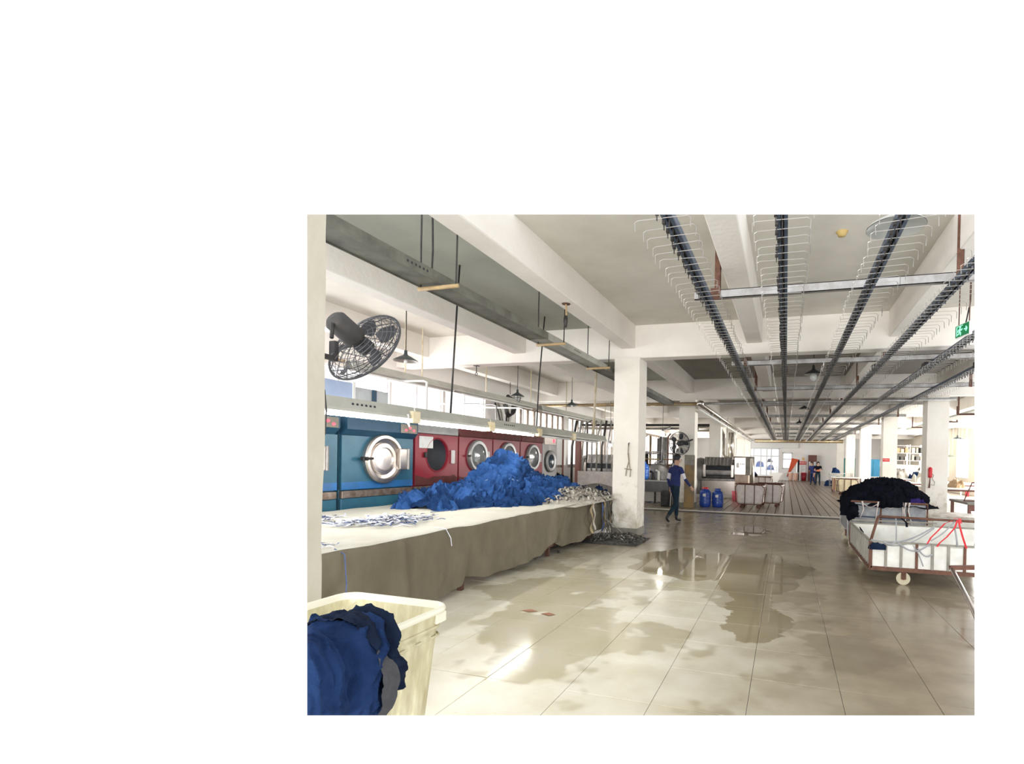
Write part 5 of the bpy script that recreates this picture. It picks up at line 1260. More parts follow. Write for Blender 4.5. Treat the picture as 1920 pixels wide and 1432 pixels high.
for a in (-.05, .62): MB().bbox(a, -.03, 0, a + .05, .03, 2.6, .004).build('post', M_wood, wc)
MB().bbox(.05, -.02, .0, .57, .28, 1.0, .01).build('lower_unit', M_steel_d, wc)
rp = thing('red_brown_post', 'red brown painted post left of the drum washer by the table end', 'post', (-7.75, 18.0, 0)); MB().bbox(-.1, -.08, 0, .1, .08, 2.3, .008).build('post', M_wood, rp)
rs = random.Random(8)
for k_ in range(9):
    q_ = MB(); x = -.4 + .3 * k_ * .7; q_.tube([(x, .3, 0), (x, .3, rs.uniform(1.8, 3.0)), (x + .1, .5, 3.1)], rs.uniform(.02, .05), 7); q_.build('riser', [M_black, M_galv, M_plinth][k_ % 3], rp, True)
# grey table drape by left washer
c = MB(); c.bbox(-7.0, 16.4, .0, -5.6, 17.6, 1.12, .05); t1('covered_crate', c, mat('grey_cover', (.30, .28, .25), (.24, .22, .20), 4, .9), 'crate under a grey cover at the far end of the table', 'crate')
m = MB(); vs = []; fs = []
for i in range(15):
    for j in range(8): vs.append((-7.05 + 1.5 * i / 14, 16.35 - .03 * math.sin(i * 1.4) * j / 7, 1.16 - .6 * j / 7 * (1 - .3 * math.sin(PI * i / 14))))
for i in range(14):
    for j in range(7): a = i * 8 + j; fs.append((a, a + 1, a + 9, a + 8))
m.add(vs, fs); t1('crate_cover', m, M_canvas, 'pale cloth hem over the covered crate', 'cloth', smooth=True)
o = garment('dark_bundle', (-7.2, 14.5, .49), (1.2, .9, .85), .3, 55, M_blackc, None, fold=.6); tag(o, 'large black bundle standing beside the narrow stainless washer', 'bundle')
cr = MB().bbox(-7.8, 14.0, 0, -6.6, 15.0, .5, .02); t1('bundle_crate', cr, M_plinth, 'dark crate under the large black bundle', 'crate')

# grey soaking tub behind column, drums
gt = thing('soaking_trough', 'long grey soaking trough behind the walking man', 'trough', (-5.6, 18.0, 0))
m = MB(); m.prism([(0, .42), (.05, .42), (.1, .75), (.9, .75), (.95, .42), (1, .42), (1, .82), (0, .82)], 0, 2.0, 'x'); m.build('basin', M_tubgrey, gt)
MB().bbox(-.02, -.03, .80, 2.02, .03, .85, .008).build('rim', M_enamel_w, gt); MB().bbox(0, -.01, .42, 2.0, .01, .82, .004).build('front_panel', M_tubgrey, gt); MB().bbox(.0, .2, 0, 2.0, .85, .42, .01).build('base', M_plaster, gt)
for x in (.25, .95, 1.75): MB().bbox(x - .03, .0, 0, x + .03, .06, .42, .004).build('leg', M_black, gt)
m = MB(); ribbons(m, 70, -4.6, 17.95, 1.1, .25, .0, .04, (.08, .25), .03); o = m.build('trough_scraps', [M_strip_b, M_strip_d, M_strip_w]); tag(o, 'navy scraps on the floor along the grey trough', 'scraps', kind='stuff')
def drum(x, y, label, m, h_=.62, r_=.2, cap=None, z=0):
    t = thing('plastic_drum', label, 'drum', (x, y, z))
    o = MB().lathe([(.001, 0), (r_ * .85, .0), (r_ * .97, .05), (r_, .12), (r_ * 1.03, .2), (r_ * .98, .22), (r_, .3), (r_ * 1.03, h_ * .68), (r_ * .98, h_ * .70), (r_, h_ * .76), (r_ * .9, h_ * .9), (r_ * .55, h_ * .97), (r_ * .5, h_), (.001, h_)], 24).build('body', m, t, True)
    MB().lathe([(r_ * .52, h_ - .01), (r_ * .55, h_ + .01), (r_ * .5, h_ + .06), (.001, h_ + .065)], 18).build('lid', cap or m, t, True)
    MB().bbox(-.05, -r_ * 1.02 - .01, h_ * .6, .05, -r_ * .98, h_ * .75, .004).build('paper_label', M_paper, t)
    MB().tube([(-.09, -r_ * .62, h_ * .93), (-.05, -r_ * .7, h_ * 1.0), (.03, -r_ * .7, h_ * 1.0), (.06, -r_ * .62, h_ * .93)], .012, 6).build('handle', m, t, True)
    return t
drum(-2.69, 17.45, 'dark blue drum with a red cap at the foot of the stained column', M_barrel, cap=M_redp)
drum(-2.27, 17.55, 'dark blue drum without a red cap, right one of the pair', M_barrel, h_=.58)
drum(-5.35, 18.75, 'bright blue drum standing at the left end of the grey trough', M_barrel_l, h_=.62, r_=.24, z=.84)
# machines and pipes behind (washing line left of the stained column)
wm = thing('washing_machine_line', 'belly-type washing machine with pipes behind the grey trough', 'washer', (-6.4, 20.2, 0))
MB().lathe([(.001, 0), (.55, 0), (.62, .08), (.62, .9), (.55, 1.0), (.001, 1.0)], 28, T(1.5, 0, .85) @ RX(PI / 2)).build('drum', M_steel_d, wm, True)
for k_, (x, h_, r_) in enumerate([(.2, 2.1, .06), (.5, 2.4, .05), (.8, 1.9, .08), (1.0, 2.6, .05), (1.35, 2.5, .09), (1.62, 2.55, .10), (2.0, 2.5, .06)]):
    MB().tube([(x, -.2 + .1 * (k_ % 3), 0), (x, -.2 + .1 * (k_ % 3), h_)], r_, 8).build('standpipe', [M_steel_d, M_galv, M_black, M_brass][k_ % 4], wm, True)
MB().bbox(.3, -.4, .9, .55, -.1, 1.35, .01).build('teal_box', mat('blue_teal', (.02, .18, .3), rough=.4), wm)
for k_ in range(4): MB().tube([(-.1, -.4, 1.2 + .22 * k_), (2.2, -.35, 1.15 + .24 * k_)], .03, 6).build('cross_pipe', [M_galv, M_black, M_brass, M_steel][k_], wm, True)
MB().bbox(.0, -.55, 1.9, 1.5, -.2, 1.95, .01).build('shelf', M_steel_d, wm)
rs = random.Random(5)
for k_ in range(16):
    x = rs.uniform(-.1, 2.5); y = rs.uniform(-.9, -.3); h_ = rs.uniform(1.1, 2.9); r_ = rs.uniform(.025, .06)
    q_ = MB(); q_.tube([(x, y, 0), (x, y, h_), (x + rs.uniform(-.3, .3), y + .1, h_ + .12)], r_, 7); q_.bbox(x - r_ * 2, y - r_ * 2, h_ * .5, x + r_ * 2, y + r_ * 2, h_ * .5 + .1, .008)
    q_.build('standpipe', [M_black, M_steel_d, M_plinth, M_galv, M_darkrust, M_chrome][k_ % 6], wm, True)
MB().lathe([(.001, 0), (.42, 0), (.5, .06), (.5, .8), (.42, .86), (.001, .86)], 24, T(2.5, -.1, .7) @ RX(PI / 2)).build('second_drum', M_plinth, wm, True)
MB().bbox(.55, -.75, .0, .95, -.45, 1.3, .02).build('motor_cabinet', M_black, wm)
for i, (x, y, h_, m_) in enumerate([(-4.75, 18.9, 1.15, M_fabric_w), (-5.0, 19.0, 1.1, M_black)]):
    MB_ = MB().tube([(x, y, 0), (x, y, h_), (x - .12, y, h_ + .05)], .05, 8); t1('standpipe', MB_, m_, ['white capped standpipe behind the grey trough', 'black standpipe behind the grey trough'][i], 'pipe', smooth=True)
cc = thing('tangled_cables', 'cables and hoses hanging down beside the stained column', 'cables', (-3.75, 16.9, 0))
for k_ in range(6): MB().tube([(.0 + .04 * k_, -.1, 1.5), (.05 * k_ - .12, -.2, 1.0), (.06 * k_ - .05, -.22, .5), (.08 * k_ - .1, -.2, .03)], .015, 5).build('cable', [M_black, M_white, M_galv][k_ % 3], cc, True)
bk = MB().bbox(-4.15, 16.85, .0, -3.58, 17.25, .55, .03); t1('black_box', bk, M_black, 'black box at the foot of the stained column', 'box')
# ================================================================== PIPES
t1('brass_pipe', MB().tube([(-8.6, 16.0, 3.43), (-2.75, 16.0, 3.43)], .055, 12), M_brass, 'long brassy pipe running across under the second cross beam', 'pipe', smooth=True)
t1('steel_pipe', MB().tube([(-4.0, 16.15, 3.44), (4.6, 16.15, 3.50)], .04, 10), M_galv, 'grey pipe running across the aisle above the rails', 'pipe', smooth=True)
t1('bulkhead_pipe', MB().tube([(-2.6, 43.6, 3.42), (4.4, 43.6, 3.42)], .14, 12), M_brass, 'thick brownish pipe crossing the hall in front of the far wall', 'pipe', smooth=True)
lp = thing('lagged_pipe', 'silver lagged pipe running down the hall left of the rails', 'pipe', (-2.66, 0, 3.37))
MB().tube([(0, 16.0, 0.03), (0, 40, 0)], .075, 14).build('lagging', M_chrome, lp, True); MB().tube([(-.09, 16.3, -.1), (-.09, 40, -.12)], .035, 8).build('return_pipe', M_white, lp, True)
for y in (18.5, 21, 23.3, 26, 29, 32, 35, 38): MB().tube([(0, y, 0), (0, y + .04, 0)], .085, 14).build('joint_band', M_steel_d, lp)
MB().lathe([(.001, -.1), (.1, -.08), (.12, 0), (.1, .08), (.001, .1)], 14, T(-.02, 15.95, .06)).build('elbow', M_chrome, lp, True)
sd = thing('silver_duct', 'U-shaped silver duct coming down beside the drum washer', 'duct', (-3.2, 24.6, 0))
MB().tube([(-1.2, 0, 3.18), (-.3, 0, 3.18), (.1, 0, 3.1), (.18, 0, 2.9), (.18, 0, 1.95), (.3, 0, 1.75), (.55, 0, 1.72), (1.6, .3, 1.78), (1.62, .3, 0)], .14, 14).build('duct', M_chrome, sd, True)
MB().tube([(.62, -.1, 3.0), (.62, -.1, 1.8)], .13, 12).build('second_leg', M_chrome, sd, True)
t1('cross_pipes', MB().tube([(-8.6, 20.2, 3.05), (-3.0, 20.2, 3.05)], .05, 8), M_black, 'black pipe crossing above the washing machines', 'pipe'); t1('cross_pipes', MB().tube([(-8.6, 20.0, 2.9), (-3.4, 20.0, 2.9)], .05, 8), M_chrome, 'bright pipe crossing just below the black one', 'pipe')
for i, (x, y) in enumerate([(-6.0, 12.0), (-5.65, 12.0)]):
    pass
# big bulbs
for i, (x, y, z, r_, lab) in enumerate([(-6.45, 18.0, 2.12, .06, 'glaring bulb just left of the table-end column'), (-4.40, 18.0, 2.55, .085, 'glaring bulb above the grey trough'), (-2.72, 24.0, 1.62, .06, 'glaring bulb beside the silver duct')]):
    t = thing('work_lamp', lab, 'lamp', (x, y, z)); MB().lathe([(.001, -r_), (r_ * .7, -r_ * .7), (r_, 0), (r_ * .7, r_ * .7), (r_ * .3, r_ * 1.3), (.001, r_ * 1.3)], 14).build('bulb', M_bulb, t, True)
    MB().tube([(0, 0, r_), (0, 0, r_ + .12)], .03, 8).build('socket', M_black, t); MB().tube([(0, 0, r_ + .1), (.01, 0, CEIL - z)], .008, 5).build('cord', M_black, t)
# ================================================================== RIGHT SIDE BACKGROUND
M_tbl = mat('white_table', (.80, .79, .76), rough=.5)
for i, (x, y, w_, l_, lab) in enumerate([(5.0, 20.5, 3.6, 2.2, 'white cutting table behind the broad right column'), (5.2, 26.0, 3.4, 3.0, 'white cutting table under the right windows'), (5.1, 12.6, 2.8, 1.3, 'brown edged work table right of the low white cabinet'), (5.2, 33.0, 3.2, 4.0, 'farthest white cutting table by the right wall')]):
    t = thing('cutting_table', lab, 'table', (x - (1.25 if i == 2 else 0), y, 0)); MB().bbox(0, 0, .74, w_, l_, .79, .01).build('tabletop', M_tbl if i != 2 else M_plinth, t)
    MB().bbox(.05, .05, .60 if i == 2 else .68, w_ - .05, .09, .74, .004).build('apron', M_wood, t)
    for a in (.06, w_ - .06):
        for b in (.06, l_ - .06): MB().bbox(a - .03, b - .03, 0, a + .03, b + .03, .74, .004).build('leg', M_wood if i == 2 else M_fabric_w, t)
for i, (x, y, z, s_, mt, lab) in enumerate([(5.1, 12.9, .79, .5, M_strip_d, 'dark bundle on the brown edged table'), (4.9, 14.2, .3, .6, M_plinth, 'grey bundle beside the broad right column'), (6.1, 21.2, .79, .5, M_card, 'tan sack on the cutting table'), (5.3, 20.9, .79, .45, M_barrel, 'blue bundle at the edge of the cutting table'),
                        (6.6, 33.5, .79, 1.0, M_plinth, 'grey clothes on the far cutting table'), (7.4, 33.2, .79, .7, M_navy, 'navy clothes on the far cutting table'), (6.2, 26.8, .79, .8, M_cream, 'pale cloth on the middle cutting table')]):
    o = garment('cloth_bundle', (x, y, z), (s_, s_ * .8, s_ * .7), i, 60 + i, mt, None, fold=.8); tag(o, lab, 'bundle')
hd = thing('hand_trolley', 'folded trolley frame leaning on the brown edged table', 'trolley', (3.9, 13.0, .79))
for a in (0, .45): MB().tube([(a, 0, 0), (a + .25, .3, .42)], .014, 6).build('rail', M_rust, hd)
MB().tube([(.25, .3, .42), (.7, .3, .42)], .014, 6).build('handle', M_rust, hd); MB().tube([(0, 0, 0.015), (.45, 0, 0.015)], .014, 6).build('foot_bar', M_rust, hd)
fe = thing('fire_extinguisher', 'red fire extinguisher standing by the right wall', 'extinguisher', (9.3, 30.5, 0))
MB().lathe([(.001, 0), (.09, .0), (.095, .05), (.095, .42), (.05, .5), (.02, .52), (.001, .53)], 14).build('cylinder', M_redp, fe, True); MB().bbox(-.03, -.02, .5, .03, .02, .6, .004).build('valve', M_black, fe)
MB().tube([(.03, 0, .55), (.13, 0, .45), (.12, 0, .2)], .012, 6).build('hose', M_black, fe)
do = MB().bbox(RIGHT - .05, 29.0, 0, RIGHT - .002, 30.9, .9, .01); struct('door_2', do, M_white)
rk = thing('hanging_disc', 'round pale work lamp cover hung on cords before the right windows', 'lamp', (6.75, 24.0, 2.0))
MB().lathe([(.001, .08), (.4, .07), (.62, 0), (.6, -.03), (.001, -.02)], 28).build('cover', mat('pale_green_cover', (.46, .48, .38), rough=.5), rk, True)
for k_ in range(9): a = 2 * PI * k_ / 9; MB().tube([(.5 * math.cos(a), .4 * math.sin(a), .05), (.5 * math.cos(a) + .03, .4 * math.sin(a), CROSS_Z - 2.0)], .008, 4).build('cord', M_canvas, rk)
# shelf racks
for i, (x, y, lab) in enumerate([(6.3, 37.5, 'tall storage rack seen between the right columns, full of rolls'), (8.0, 38.5, 'storage rack next to the right wall')]):
    t = thing('storage_rack', lab, 'rack', (x, y, 0))
    for a in (0, 1.7):
        for b in (0, .7): MB().bbox(a - .03, b - .03, 0, a + .03, b + .03, 3.0, .004).build('post', M_canvas, t)
    for z in (.5, 1.2, 1.9, 2.4, 2.9): MB().bbox(-.03, -.03, z, 1.73, .73, z + .04, .004).build('shelf', M_canvas, t)
    for z in (.54, 1.24, 1.94, 2.44):
        for k_ in range(6):
            w_ = random.uniform(.1, .24); MB().bbox(.06 + .27 * k_, .02, z, .06 + .27 * k_ + w_, .6, z + random.uniform(.2, .4), .01).build('stored_roll', random.choice([M_card, M_plinth, M_canvas, M_strip_d, M_beige]), t)
t1('hanging_sheet', MB().add([(6.4, 35.0, 1.65), (8.1, 35.0, 1.6), (7.5, 35.05, .75), (7.2, 35.05, .5), (6.8, 35.05, 1.0)], [(0, 1, 2, 3, 4)]), mat('cream_sheet', (.78, .68, .5), rough=.9), 'cream sheet hung below the storage rack', 'sheet')
bc = thing('blue_partition', 'sky blue panel with a white notice beyond the stained column', 'partition', (5.2, 40, 0)); MB().bbox(0, 0, .5, 1.5, .06, 1.98, .01).build('panel', M_cyan, bc); MB().bbox(.3, -.012, 1.3, .6, 0, 1.55, .003).build('notice', M_paper, bc); MB().bbox(.9, -.012, .5, .93, 0, 1.9, .003).build('seam', M_teal, bc)
for a in (.06, 1.44): MB().bbox(a - .04, -.03, 0, a + .04, .09, .5, .004).build('foot', M_plinth, bc)
tbd = thing('teal_board', 'teal board with a white panel between two right columns', 'board', (4.75, 45.2, 0)); MB().bbox(-.2, 0, .5, .8, .05, 2.1, .01).build('board', M_teal, tbd); MB().bbox(.25, -.02, .6, .7, 0, 1.6, .004).build('white_panel', M_white, tbd); MB().bbox(.2, 0, 0, .3, .05, .5, .004).build('leg', M_plinth, tbd)
for i, (x, y, z, s_, mt, lab) in enumerate([(3.2, 35.9, .98, .5, M_navy, 'blue jeans hanging behind the standing pair'), (3.3, 35.8, .25, .7, M_navy, 'blue bundle stacked beyond the work table'), (3.9, 33.5, .0, .8, M_navy, 'navy bundle on the floor by the right columns'), (3.0, 38.5, .0, .6, M_navy, 'blue bundle at the feet of the standing pair')]):
    o = garment('denim_bundle', (x, y, z), (s_, s_ * .7, s_ * .9), i, 160 + i, mt, None, fold=.7); tag(o, lab, 'bundle')
bs = thing('bundle_stand', 'low steel stand under the blue bundles right of the aisle', 'stand', (3.0, 35.4, 0)); MB().bbox(-.2, 0, .2, 1.2, .8, .25, .01).build('shelf', M_steel_d, bs); MB().bbox(-.2, 0, .95, 1.2, .8, .98, .01).build('upper_shelf', M_fabric_w, bs)
for a in (-.17, 1.17):
    for b in (.03, .77): MB().tube([(a, b, 0), (a, b, 1.0)], .02, 6).build('post', M_steel_d, bs)
ff = thing('frame_trough', 'brown lamp frame hung right of the right columns', 'lamp', (5.6, 0, 3.25)); MB().bbox(-.25, 14, .0, .25, 26, .06, .01).build('tray', M_trough_w, ff)
for y in (15, 18, 21, 24): MB().bbox(-.45, y - .03, -.05, .45, y + .03, 0, .004).build('cross_piece', M_darkrust, ff); MB().bbox(-.43, y - .02, 0, -.39, y + .02, .55, .004).build('hanger', M_darkrust, ff); MB().bbox(.39, y - .02, 0, .43, y + .02, .55, .004).build('hanger', M_darkrust, ff)

# ================================================================== PEOPLE
def skin(name, nodes, edges, root, mats, matfn, parent=None, sub=2):
    names = list(nodes); me = bpy.data.meshes.new(name); me.from_pydata([nodes[k][0] for k in names], [(names.index(a), names.index(b)) for a, b in edges], []); me.update()
    o = bpy.data.objects.new(name, me); COL.objects.link(o)
    bm = bmesh.new(); bm.from_mesh(me); lay = bm.verts.layers.skin.verify(); bm.verts.ensure_lookup_table()
    for i, k in enumerate(names):
        r_ = nodes[k][1]; r_ = r_ if isinstance(r_, tuple) else (r_, r_); bm.verts[i][lay].radius = r_; bm.verts[i][lay].use_root = (k == root)
    bm.to_mesh(me); bm.free()
    o.modifiers.new('skin', 'SKIN').use_smooth_shade = True; s_ = o.modifiers.new('sub', 'SUBSURF'); s_.levels = sub
    bpy.context.view_layer.update(); m2 = bpy.data.meshes.new_from_object(o.evaluated_get(bpy.context.evaluated_depsgraph_get())); bpy.data.objects.remove(o)
    m2.materials.clear(); o = link(name, m2, mats, parent, True)
    for p in m2.polygons: p.material_index = matfn(p.center)
    return o
def lerp(a, b, t): return tuple(a[i] + (b[i] - a[i]) * t for i in range(3))
def person(label, loc, rz, P, cols, head_dir=(0, 1, -.1), sleeve_band=False, short=False, scale=1.0):
    """P: joint positions, figure faces +Y. cols (shirt, trousers, shoe)."""
    t = thing('person', label, 'person', loc, rz); t.scale = (scale,) * 3
    N = {}; E = []
    def add(k, p, r_, to=None):
        N[k] = (tuple(p), r_)
        if to: E.append((to, k))
    add('pelvis', P['pelvis'], (.15, .105)); add('waist', lerp(P['pelvis'], P['chest'], .45), (.155, .11), 'pelvis'); add('chest', P['chest'], (.18, .125), 'waist'); add('neck0', lerp(P['chest'], P['neck'], .7), (.10, .08), 'chest'); add('neck', P['neck'], .055, 'neck0')
    hd = Vector(head_dir).normalized(); hp = Vector(P['head'])
    add('skull', hp - hd * .02, (.082, .092), 'neck'); add('crown', hp + Vector((0, 0, .085)) - hd * .02, (.068, .075), 'skull')
    add('face', hp + hd * .045 - Vector((0, 0, .015)), .045, 'skull'); add('chin', hp + hd * .065 - Vector((0, 0, .075)), .026, 'face'); add('nose', hp + hd * .108 - Vector((0, 0, .01)), .010, 'face')
    for s_ in ('L', 'R'):
        sh = P['sh' + s_]; el = P['el' + s_]; wr = P['wr' + s_]
        add('sh' + s_, sh, .062, 'chest'); add('ua' + s_, lerp(sh, el, .5), .052, 'sh' + s_); add('el' + s_, el, .042, 'ua' + s_); add('fa' + s_, lerp(el, wr, .4), .040, 'el' + s_); add('wr' + s_, wr, .027, 'fa' + s_)
        d = (Vector(wr) - Vector(el)).normalized(); side = d.cross(Vector((0, 1, 0)));
        if side.length < .2: side = d.cross(Vector((1, 0, 0)))
        side.normalize(); sp_ = side.cross(d).normalized(); w0 = Vector(wr)
        palm = w0 + d * .055; add('pm' + s_, palm, (.030, .024), 'wr' + s_)
        for q, (o_, ln) in enumerate(((-.028, .058), (-.010, .068), (.010, .064), (.027, .05))):
            b = palm + d * .03 + sp_ * o_; add('f%d%s' % (q, s_), b, .0095, 'pm' + s_); add('g%d%s' % (q, s_), b + d * ln * .6 - side * .008, .0085, 'f%d%s' % (q, s_)); add('h%d%s' % (q, s_), b + d * ln - side * .022, .0075, 'g%d%s' % (q, s_))
        b = palm - sp_ * .034; add('t0' + s_, b, .011, 'pm' + s_); add('t1' + s_, b + d * .03 - sp_ * .016, .009, 't0' + s_)
        hp_ = P['hip' + s_]; kn = P['kn' + s_]; an = P['an' + s_]; to = P['toe' + s_]
        add('hip' + s_, hp_, .088, 'pelvis'); add('th' + s_, lerp(hp_, kn, .5), .078, 'hip' + s_); add('kn' + s_, kn, .06, 'th' + s_); add('cf' + s_, lerp(kn, an, .4), .058, 'kn' + s_); add('an' + s_, an, .043, 'cf' + s_); add('to' + s_, to, (.038, .03), 'an' + s_)
    anz = max(P['anL'][2], P['anR'][2]); wrs = [Vector(P['wrL']), Vector(P['wrR'])]; els = [Vector(P['elL']), Vector(P['elR'])]; shs = [Vector(P['shL']), Vector(P['shR'])]; nk = Vector(P['neck'])
    def fn(c):
        c = Vector(c)
        if (c - hp).length < .17 or (c - nk).length < .07 and c.z > nk.z: return 0
        for e, w_, sh in zip(els, wrs, shs):
            d = (w_ - e); tt = (c - e).dot(d) / d.length_squared; dist = (c - (e + d * tt)).length
            if tt > (.92 if not short else .05) and dist < .12 and tt < 2.0: return 0
            if sleeve_band:
                d2 = e - sh; t2 = (c - sh).dot(d2) / d2.length_squared
                if .5 < t2 < 1.0 and (c - (sh + d2 * t2)).length < .085 and abs(c.x) > .17: return 4
        for k in ('L', 'R'):
            if (c - Vector(P['an' + k])).length < .11 or (c - Vector(P['toe' + k])).length < .10: return 3
        pl = Vector(P['pelvis']); ax = (Vector(P['chest']) - pl).normalized()
        if (c - pl).dot(ax) < .02 and not any((c - w_).length < .2 for w_ in wrs): return 2
        return 1
    b = skin('body', N, E, 'pelvis', [M_skin, cols[0], cols[1], cols[2], M_band], fn, t)
    hair = MB(); vs = []; fs = []; nu, nv = 16, 10
    fwd = Vector((hd.x, hd.y, 0)).normalized()
    for i in range(nv + 1):
        th = PI * .62 * i / nv
        for j in range(nu):
            ph = 2 * PI * j / nu; dv = Vector((math.sin(th) * math.cos(ph), math.sin(th) * math.sin(ph), math.cos(th)))
            front = max(0, dv.dot(fwd)); lift = 1.0 + .04 * noise.noise(dv * 5)
            z = dv.z * .118; 
            if front > .3 and dv.z < .35: z = .118 * .35 + (dv.z - .35) * .02
            vs.append(hp + Vector((0, 0, .035)) - hd * .02 + Vector((dv.x * .098 * lift, dv.y * .108 * lift, z)))
    for i in range(nv):
        for j in range(nu): fs.append((i * nu + j, i * nu + (j + 1) % nu, (i + 1) * nu + (j + 1) % nu, (i + 1) * nu + j))
    hair.add(vs, fs); hair.build('hair', M_hair, t, True)
    right = Vector((fwd.y, -fwd.x, 0)); ee = MB()
    for s_ in (-1, 1): ee.lathe([(.001, -.012), (.018, -.006), (.02, .004), (.001, .01)], 8, T(*(hp + right * s_ * .088 - hd * .005 - Vector((0, 0, .005)))) @ RY(PI / 2) @ Matrix.Diagonal((1.6, 1, 1, 1)))
    ee.build('ears', M_skin, t, True)
    ey = MB()
    for s_ in (-1, 1): ey.lathe([(.001, -.008), (.008, -.004), (.008, .004), (.001, .008)], 8, T(*(hp + right * s_ * .032 + hd * .092 + Vector((0, 0, .012)))))
    ey.build('eyes', M_dark, t, True)
    mo = MB().tube([hp + right * q + hd * .098 - Vector((0, 0, .045)) for q in (-.022, 0, .022)], .004, 5).build('mouth', mat('lips', (.35, .13, .11), rough=.5), t)
    return t
walk = dict(pelvis=(0, 0, .93), chest=(0, .03, 1.30), neck=(0, .05, 1.47), head=(0, .08, 1.61), shL=(-.20, .03, 1.40), elL=(-.25, -.04, 1.12), wrL=(-.23, .02, .88), shR=(.20, .03, 1.40), elR=(.26, .12, 1.13), wrR=(.27, .30, .93),
            hipL=(-.09, 0, .90), knL=(-.10, .14, .50), anL=(-.10, .14, .075), toeL=(-.11, .30, .04), hipR=(.09, 0, .90), knR=(.09, -.02, .48), anR=(.08, -.30, .14), toeR=(.08, -.20, .04))
person('man in navy sweatshirt with white sleeve bands walking across the floor', (-2.72, 12.55, 0), R(-42), walk, (M_shirt, M_jeans, M_shoe), (.15, 1, -.05), sleeve_band=True, scale=1.0)
stand = dict(pelvis=(0, 0, .93), chest=(0, .04, 1.30), neck=(0, .10, 1.46), head=(0, .17, 1.58), shL=(-.19, .06, 1.39), elL=(-.26, .10, 1.12), wrL=(-.07, .30, 1.08), shR=(.19, .06, 1.39), elR=(.26, .10, 1.12), wrR=(.07, .30, 1.06),
             hipL=(-.09, 0, .90), knL=(-.11, .05, .49), anL=(-.13, 0, .075), toeL=(-.14, .15, .04), hipR=(.09, 0, .90), knR=(.11, .03, .49), anR=(.13, 0, .075), toeR=(.14, .15, .04))
person('man in black shirt facing this way, looking down at the thing in his hands', (2.20, 38.0, 0), R(178), stand, (M_blackc, M_jeans, M_shoe), (0, .8, -.5), short=True)
pp = MB().bbox(2.10, 37.62, 1.03, 2.30, 37.70, 1.16, .01); t1('small_package', pp, mat('red_orange_box', (.55, .14, .06), rough=.5), 'reddish packet held by the man in the black shirt', 'packet')
st2 = dict(stand); st2.update(wrL=(-.24, .06, .88), elL=(-.25, .0, 1.14), anL=(-.13, -.15, .075), toeL=(-.14, 0.0, .04))
person('person in dark blue standing behind the man in the black shirt', (1.88, 38.9, 0), R(140), st2, (M_shirt, M_navy, M_shoe), (0, 1, -.1))
bend = dict(pelvis=(0, 0, .92), chest=(0, .30, 1.16), neck=(0, .44, 1.22), head=(0, .57, 1.20), shL=(-.19, .36, 1.18), elL=(-.24, .48, .95), wrL=(-.18, .60, .82), shR=(.19, .36, 1.18), elR=(.24, .48, .95), wrR=(.18, .60, .82),
            hipL=(-.09, 0, .90), knL=(-.11, .06, .49), anL=(-.13, 0, .075), toeL=(-.14, .15, .04), hipR=(.09, 0, .90), knR=(.11, .0, .49), anR=(.13, -.1, .075), toeR=(.14, .05, .04))
person('worker in dark purple bending over a tub beside the drum washer', (-1.55, 27.4, 0), R(75), bend, (mat('purple_shirt', (.05, .035, .10), rough=.9), M_blackc, M_shoe), (0, .7, -.6))
wt = MB().bbox(-2.75, 27.0, .55, -2.1, 27.9, .82, .03); t1('beige_box', wt, M_beige, 'beige box that the bending worker leans over', 'box')
MB_ = MB()
for x in (-2.7, -2.15):
    for y in (27.05, 27.85): MB_.bbox(x - .03, y - .03, 0, x + .03, y + .03, .55, .004)
MB_.bbox(-2.75, 27.0, .50, -2.1, 27.9, .549, .005)
t1('box_stand', MB_, M_steel_d, 'steel stand under the beige box', 'stand')
ht = MB().prism([(-1.05, .95), (-.2, .95), (-.5, .35), (-.75, .35)], 33.0, 33.8, 'y'); o = t1('white_hopper', ht, M_tbl, 'white tapered hopper before the far partition', 'hopper')
MB_ = MB().bbox(-.7, 33.3, 0, -.55, 33.5, .36, .01); t1('hopper_post', MB_, M_plinth, 'post under the white hopper', 'post')
for i, (x, z, s_) in enumerate([(-2.45, 1.2, .7), (-1.45, .95, .6), (-1.5, 1.7, .4)]):
    o = garment('blue_bundle', (x, 49.6, z), (s_, s_, s_), i, 180 + i, M_barrel_l if i < 2 else M_navy, None, fold=.6); tag(o, ['big blue bundle behind the left part of the far window', 'blue bundle behind the middle of the far window', 'small navy bundle high behind the far window'][i], 'bundle')
MB_ = MB()
for z in (.9, 1.18, 1.66): MB_.bbox(-3.4, 49.2, z - .03, -.8, 50.0, z, .005)
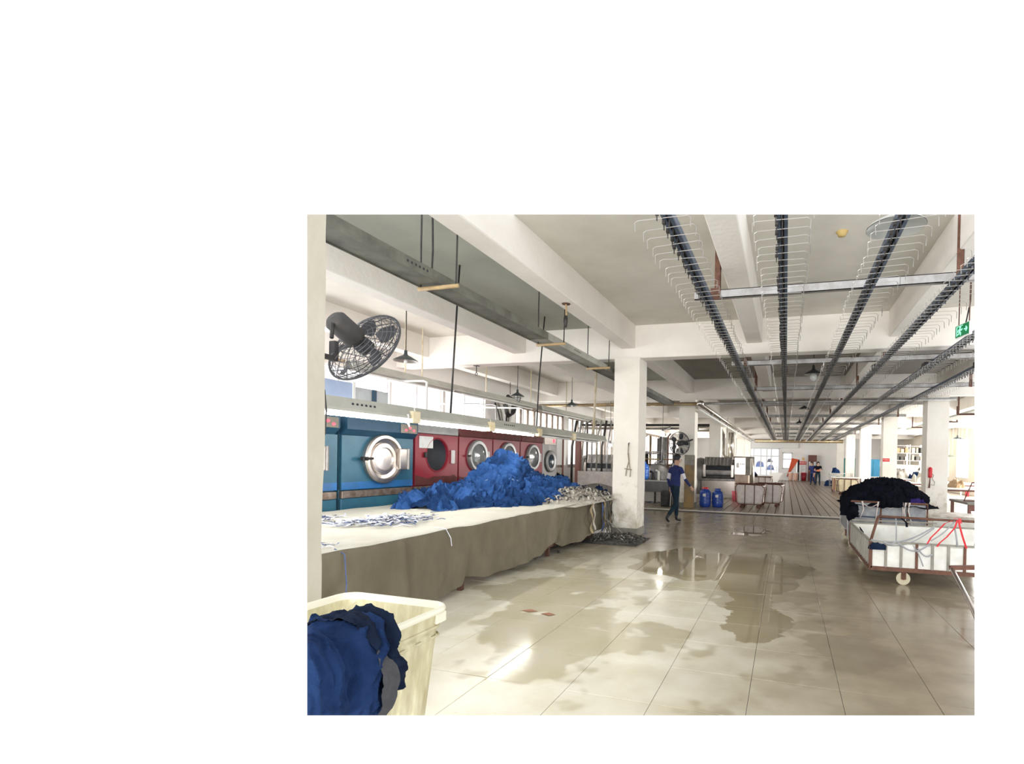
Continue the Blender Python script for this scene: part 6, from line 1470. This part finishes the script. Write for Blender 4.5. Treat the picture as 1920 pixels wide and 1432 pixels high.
for x in (-3.4, -.85): MB_.bbox(x, 49.2, 0, x + .05, 50, 2.2, .005)
t1('back_shelf', MB_, M_white, 'white shelving behind the far partition window', 'shelf')

# ================================================================== keep only what the photograph covers
bpy.context.view_layer.update()
def outside_all(pts):
    for n in LIMITS:
        if all((p - ORG).dot(n) > 0 for p in pts): return True
    return False
def crosses(pts): return [n for n in LIMITS if any((p - ORG).dot(n) > 1e-5 for p in pts)]
for o in [o for o in SC.objects if o.type == 'MESH']:
    mw = o.matrix_world.copy(); pts = [mw @ Vector(c) for c in o.bound_box]
    if outside_all(pts):
        for c in list(o.children):
            pass
        if not o.children or all(outside_all([c.matrix_world @ Vector(q) for q in c.bound_box]) for c in o.children if c.type == 'MESH'): o['_drop'] = 1
        continue
    ns = crosses(pts)
    if not ns: continue
    me = o.data.copy(); bm = bmesh.new(); bm.from_mesh(me); bm.transform(mw)
    solid = o.get('kind') == 'structure' or o.name.split('.')[0] in ('column', 'trough', 'track', 'body', 'floor_tile')
    for n in ns:
        geom = bm.verts[:] + bm.edges[:] + bm.faces[:]
        if not geom: break
        r_ = bmesh.ops.bisect_plane(bm, geom=geom, plane_co=ORG, plane_no=n, clear_outer=True, dist=1e-6)
        if solid:
            ed = [e for e in r_['geom_cut'] if isinstance(e, bmesh.types.BMEdge) and e.is_boundary]
            if ed:
                try: bmesh.ops.holes_fill(bm, edges=ed, sides=0)
                except Exception: pass
    if len(bm.faces) == 0: o['_drop'] = 1
    bm.transform(mw.inverted()); bm.to_mesh(me); bm.free(); o.data = me
def dead(o): return bool(o.get('_drop')) and all(dead(c) for c in o.children)
drop = [o for o in SC.objects if o.type == 'MESH' and dead(o)]
names = [o.name for o in drop]
for nme in names:
    o = bpy.data.objects.get(nme)
    if o: bpy.data.objects.remove(o)
for o in list(SC.objects):
    if o.get('_drop') is not None: del o['_drop']
for o in [o for o in SC.objects if o.type == 'EMPTY' and not o.children]: bpy.data.objects.remove(o)
print('objects', len(SC.objects), 'tris', sum(len(o.data.polygons) * 2 for o in SC.objects if o.type == 'MESH'))
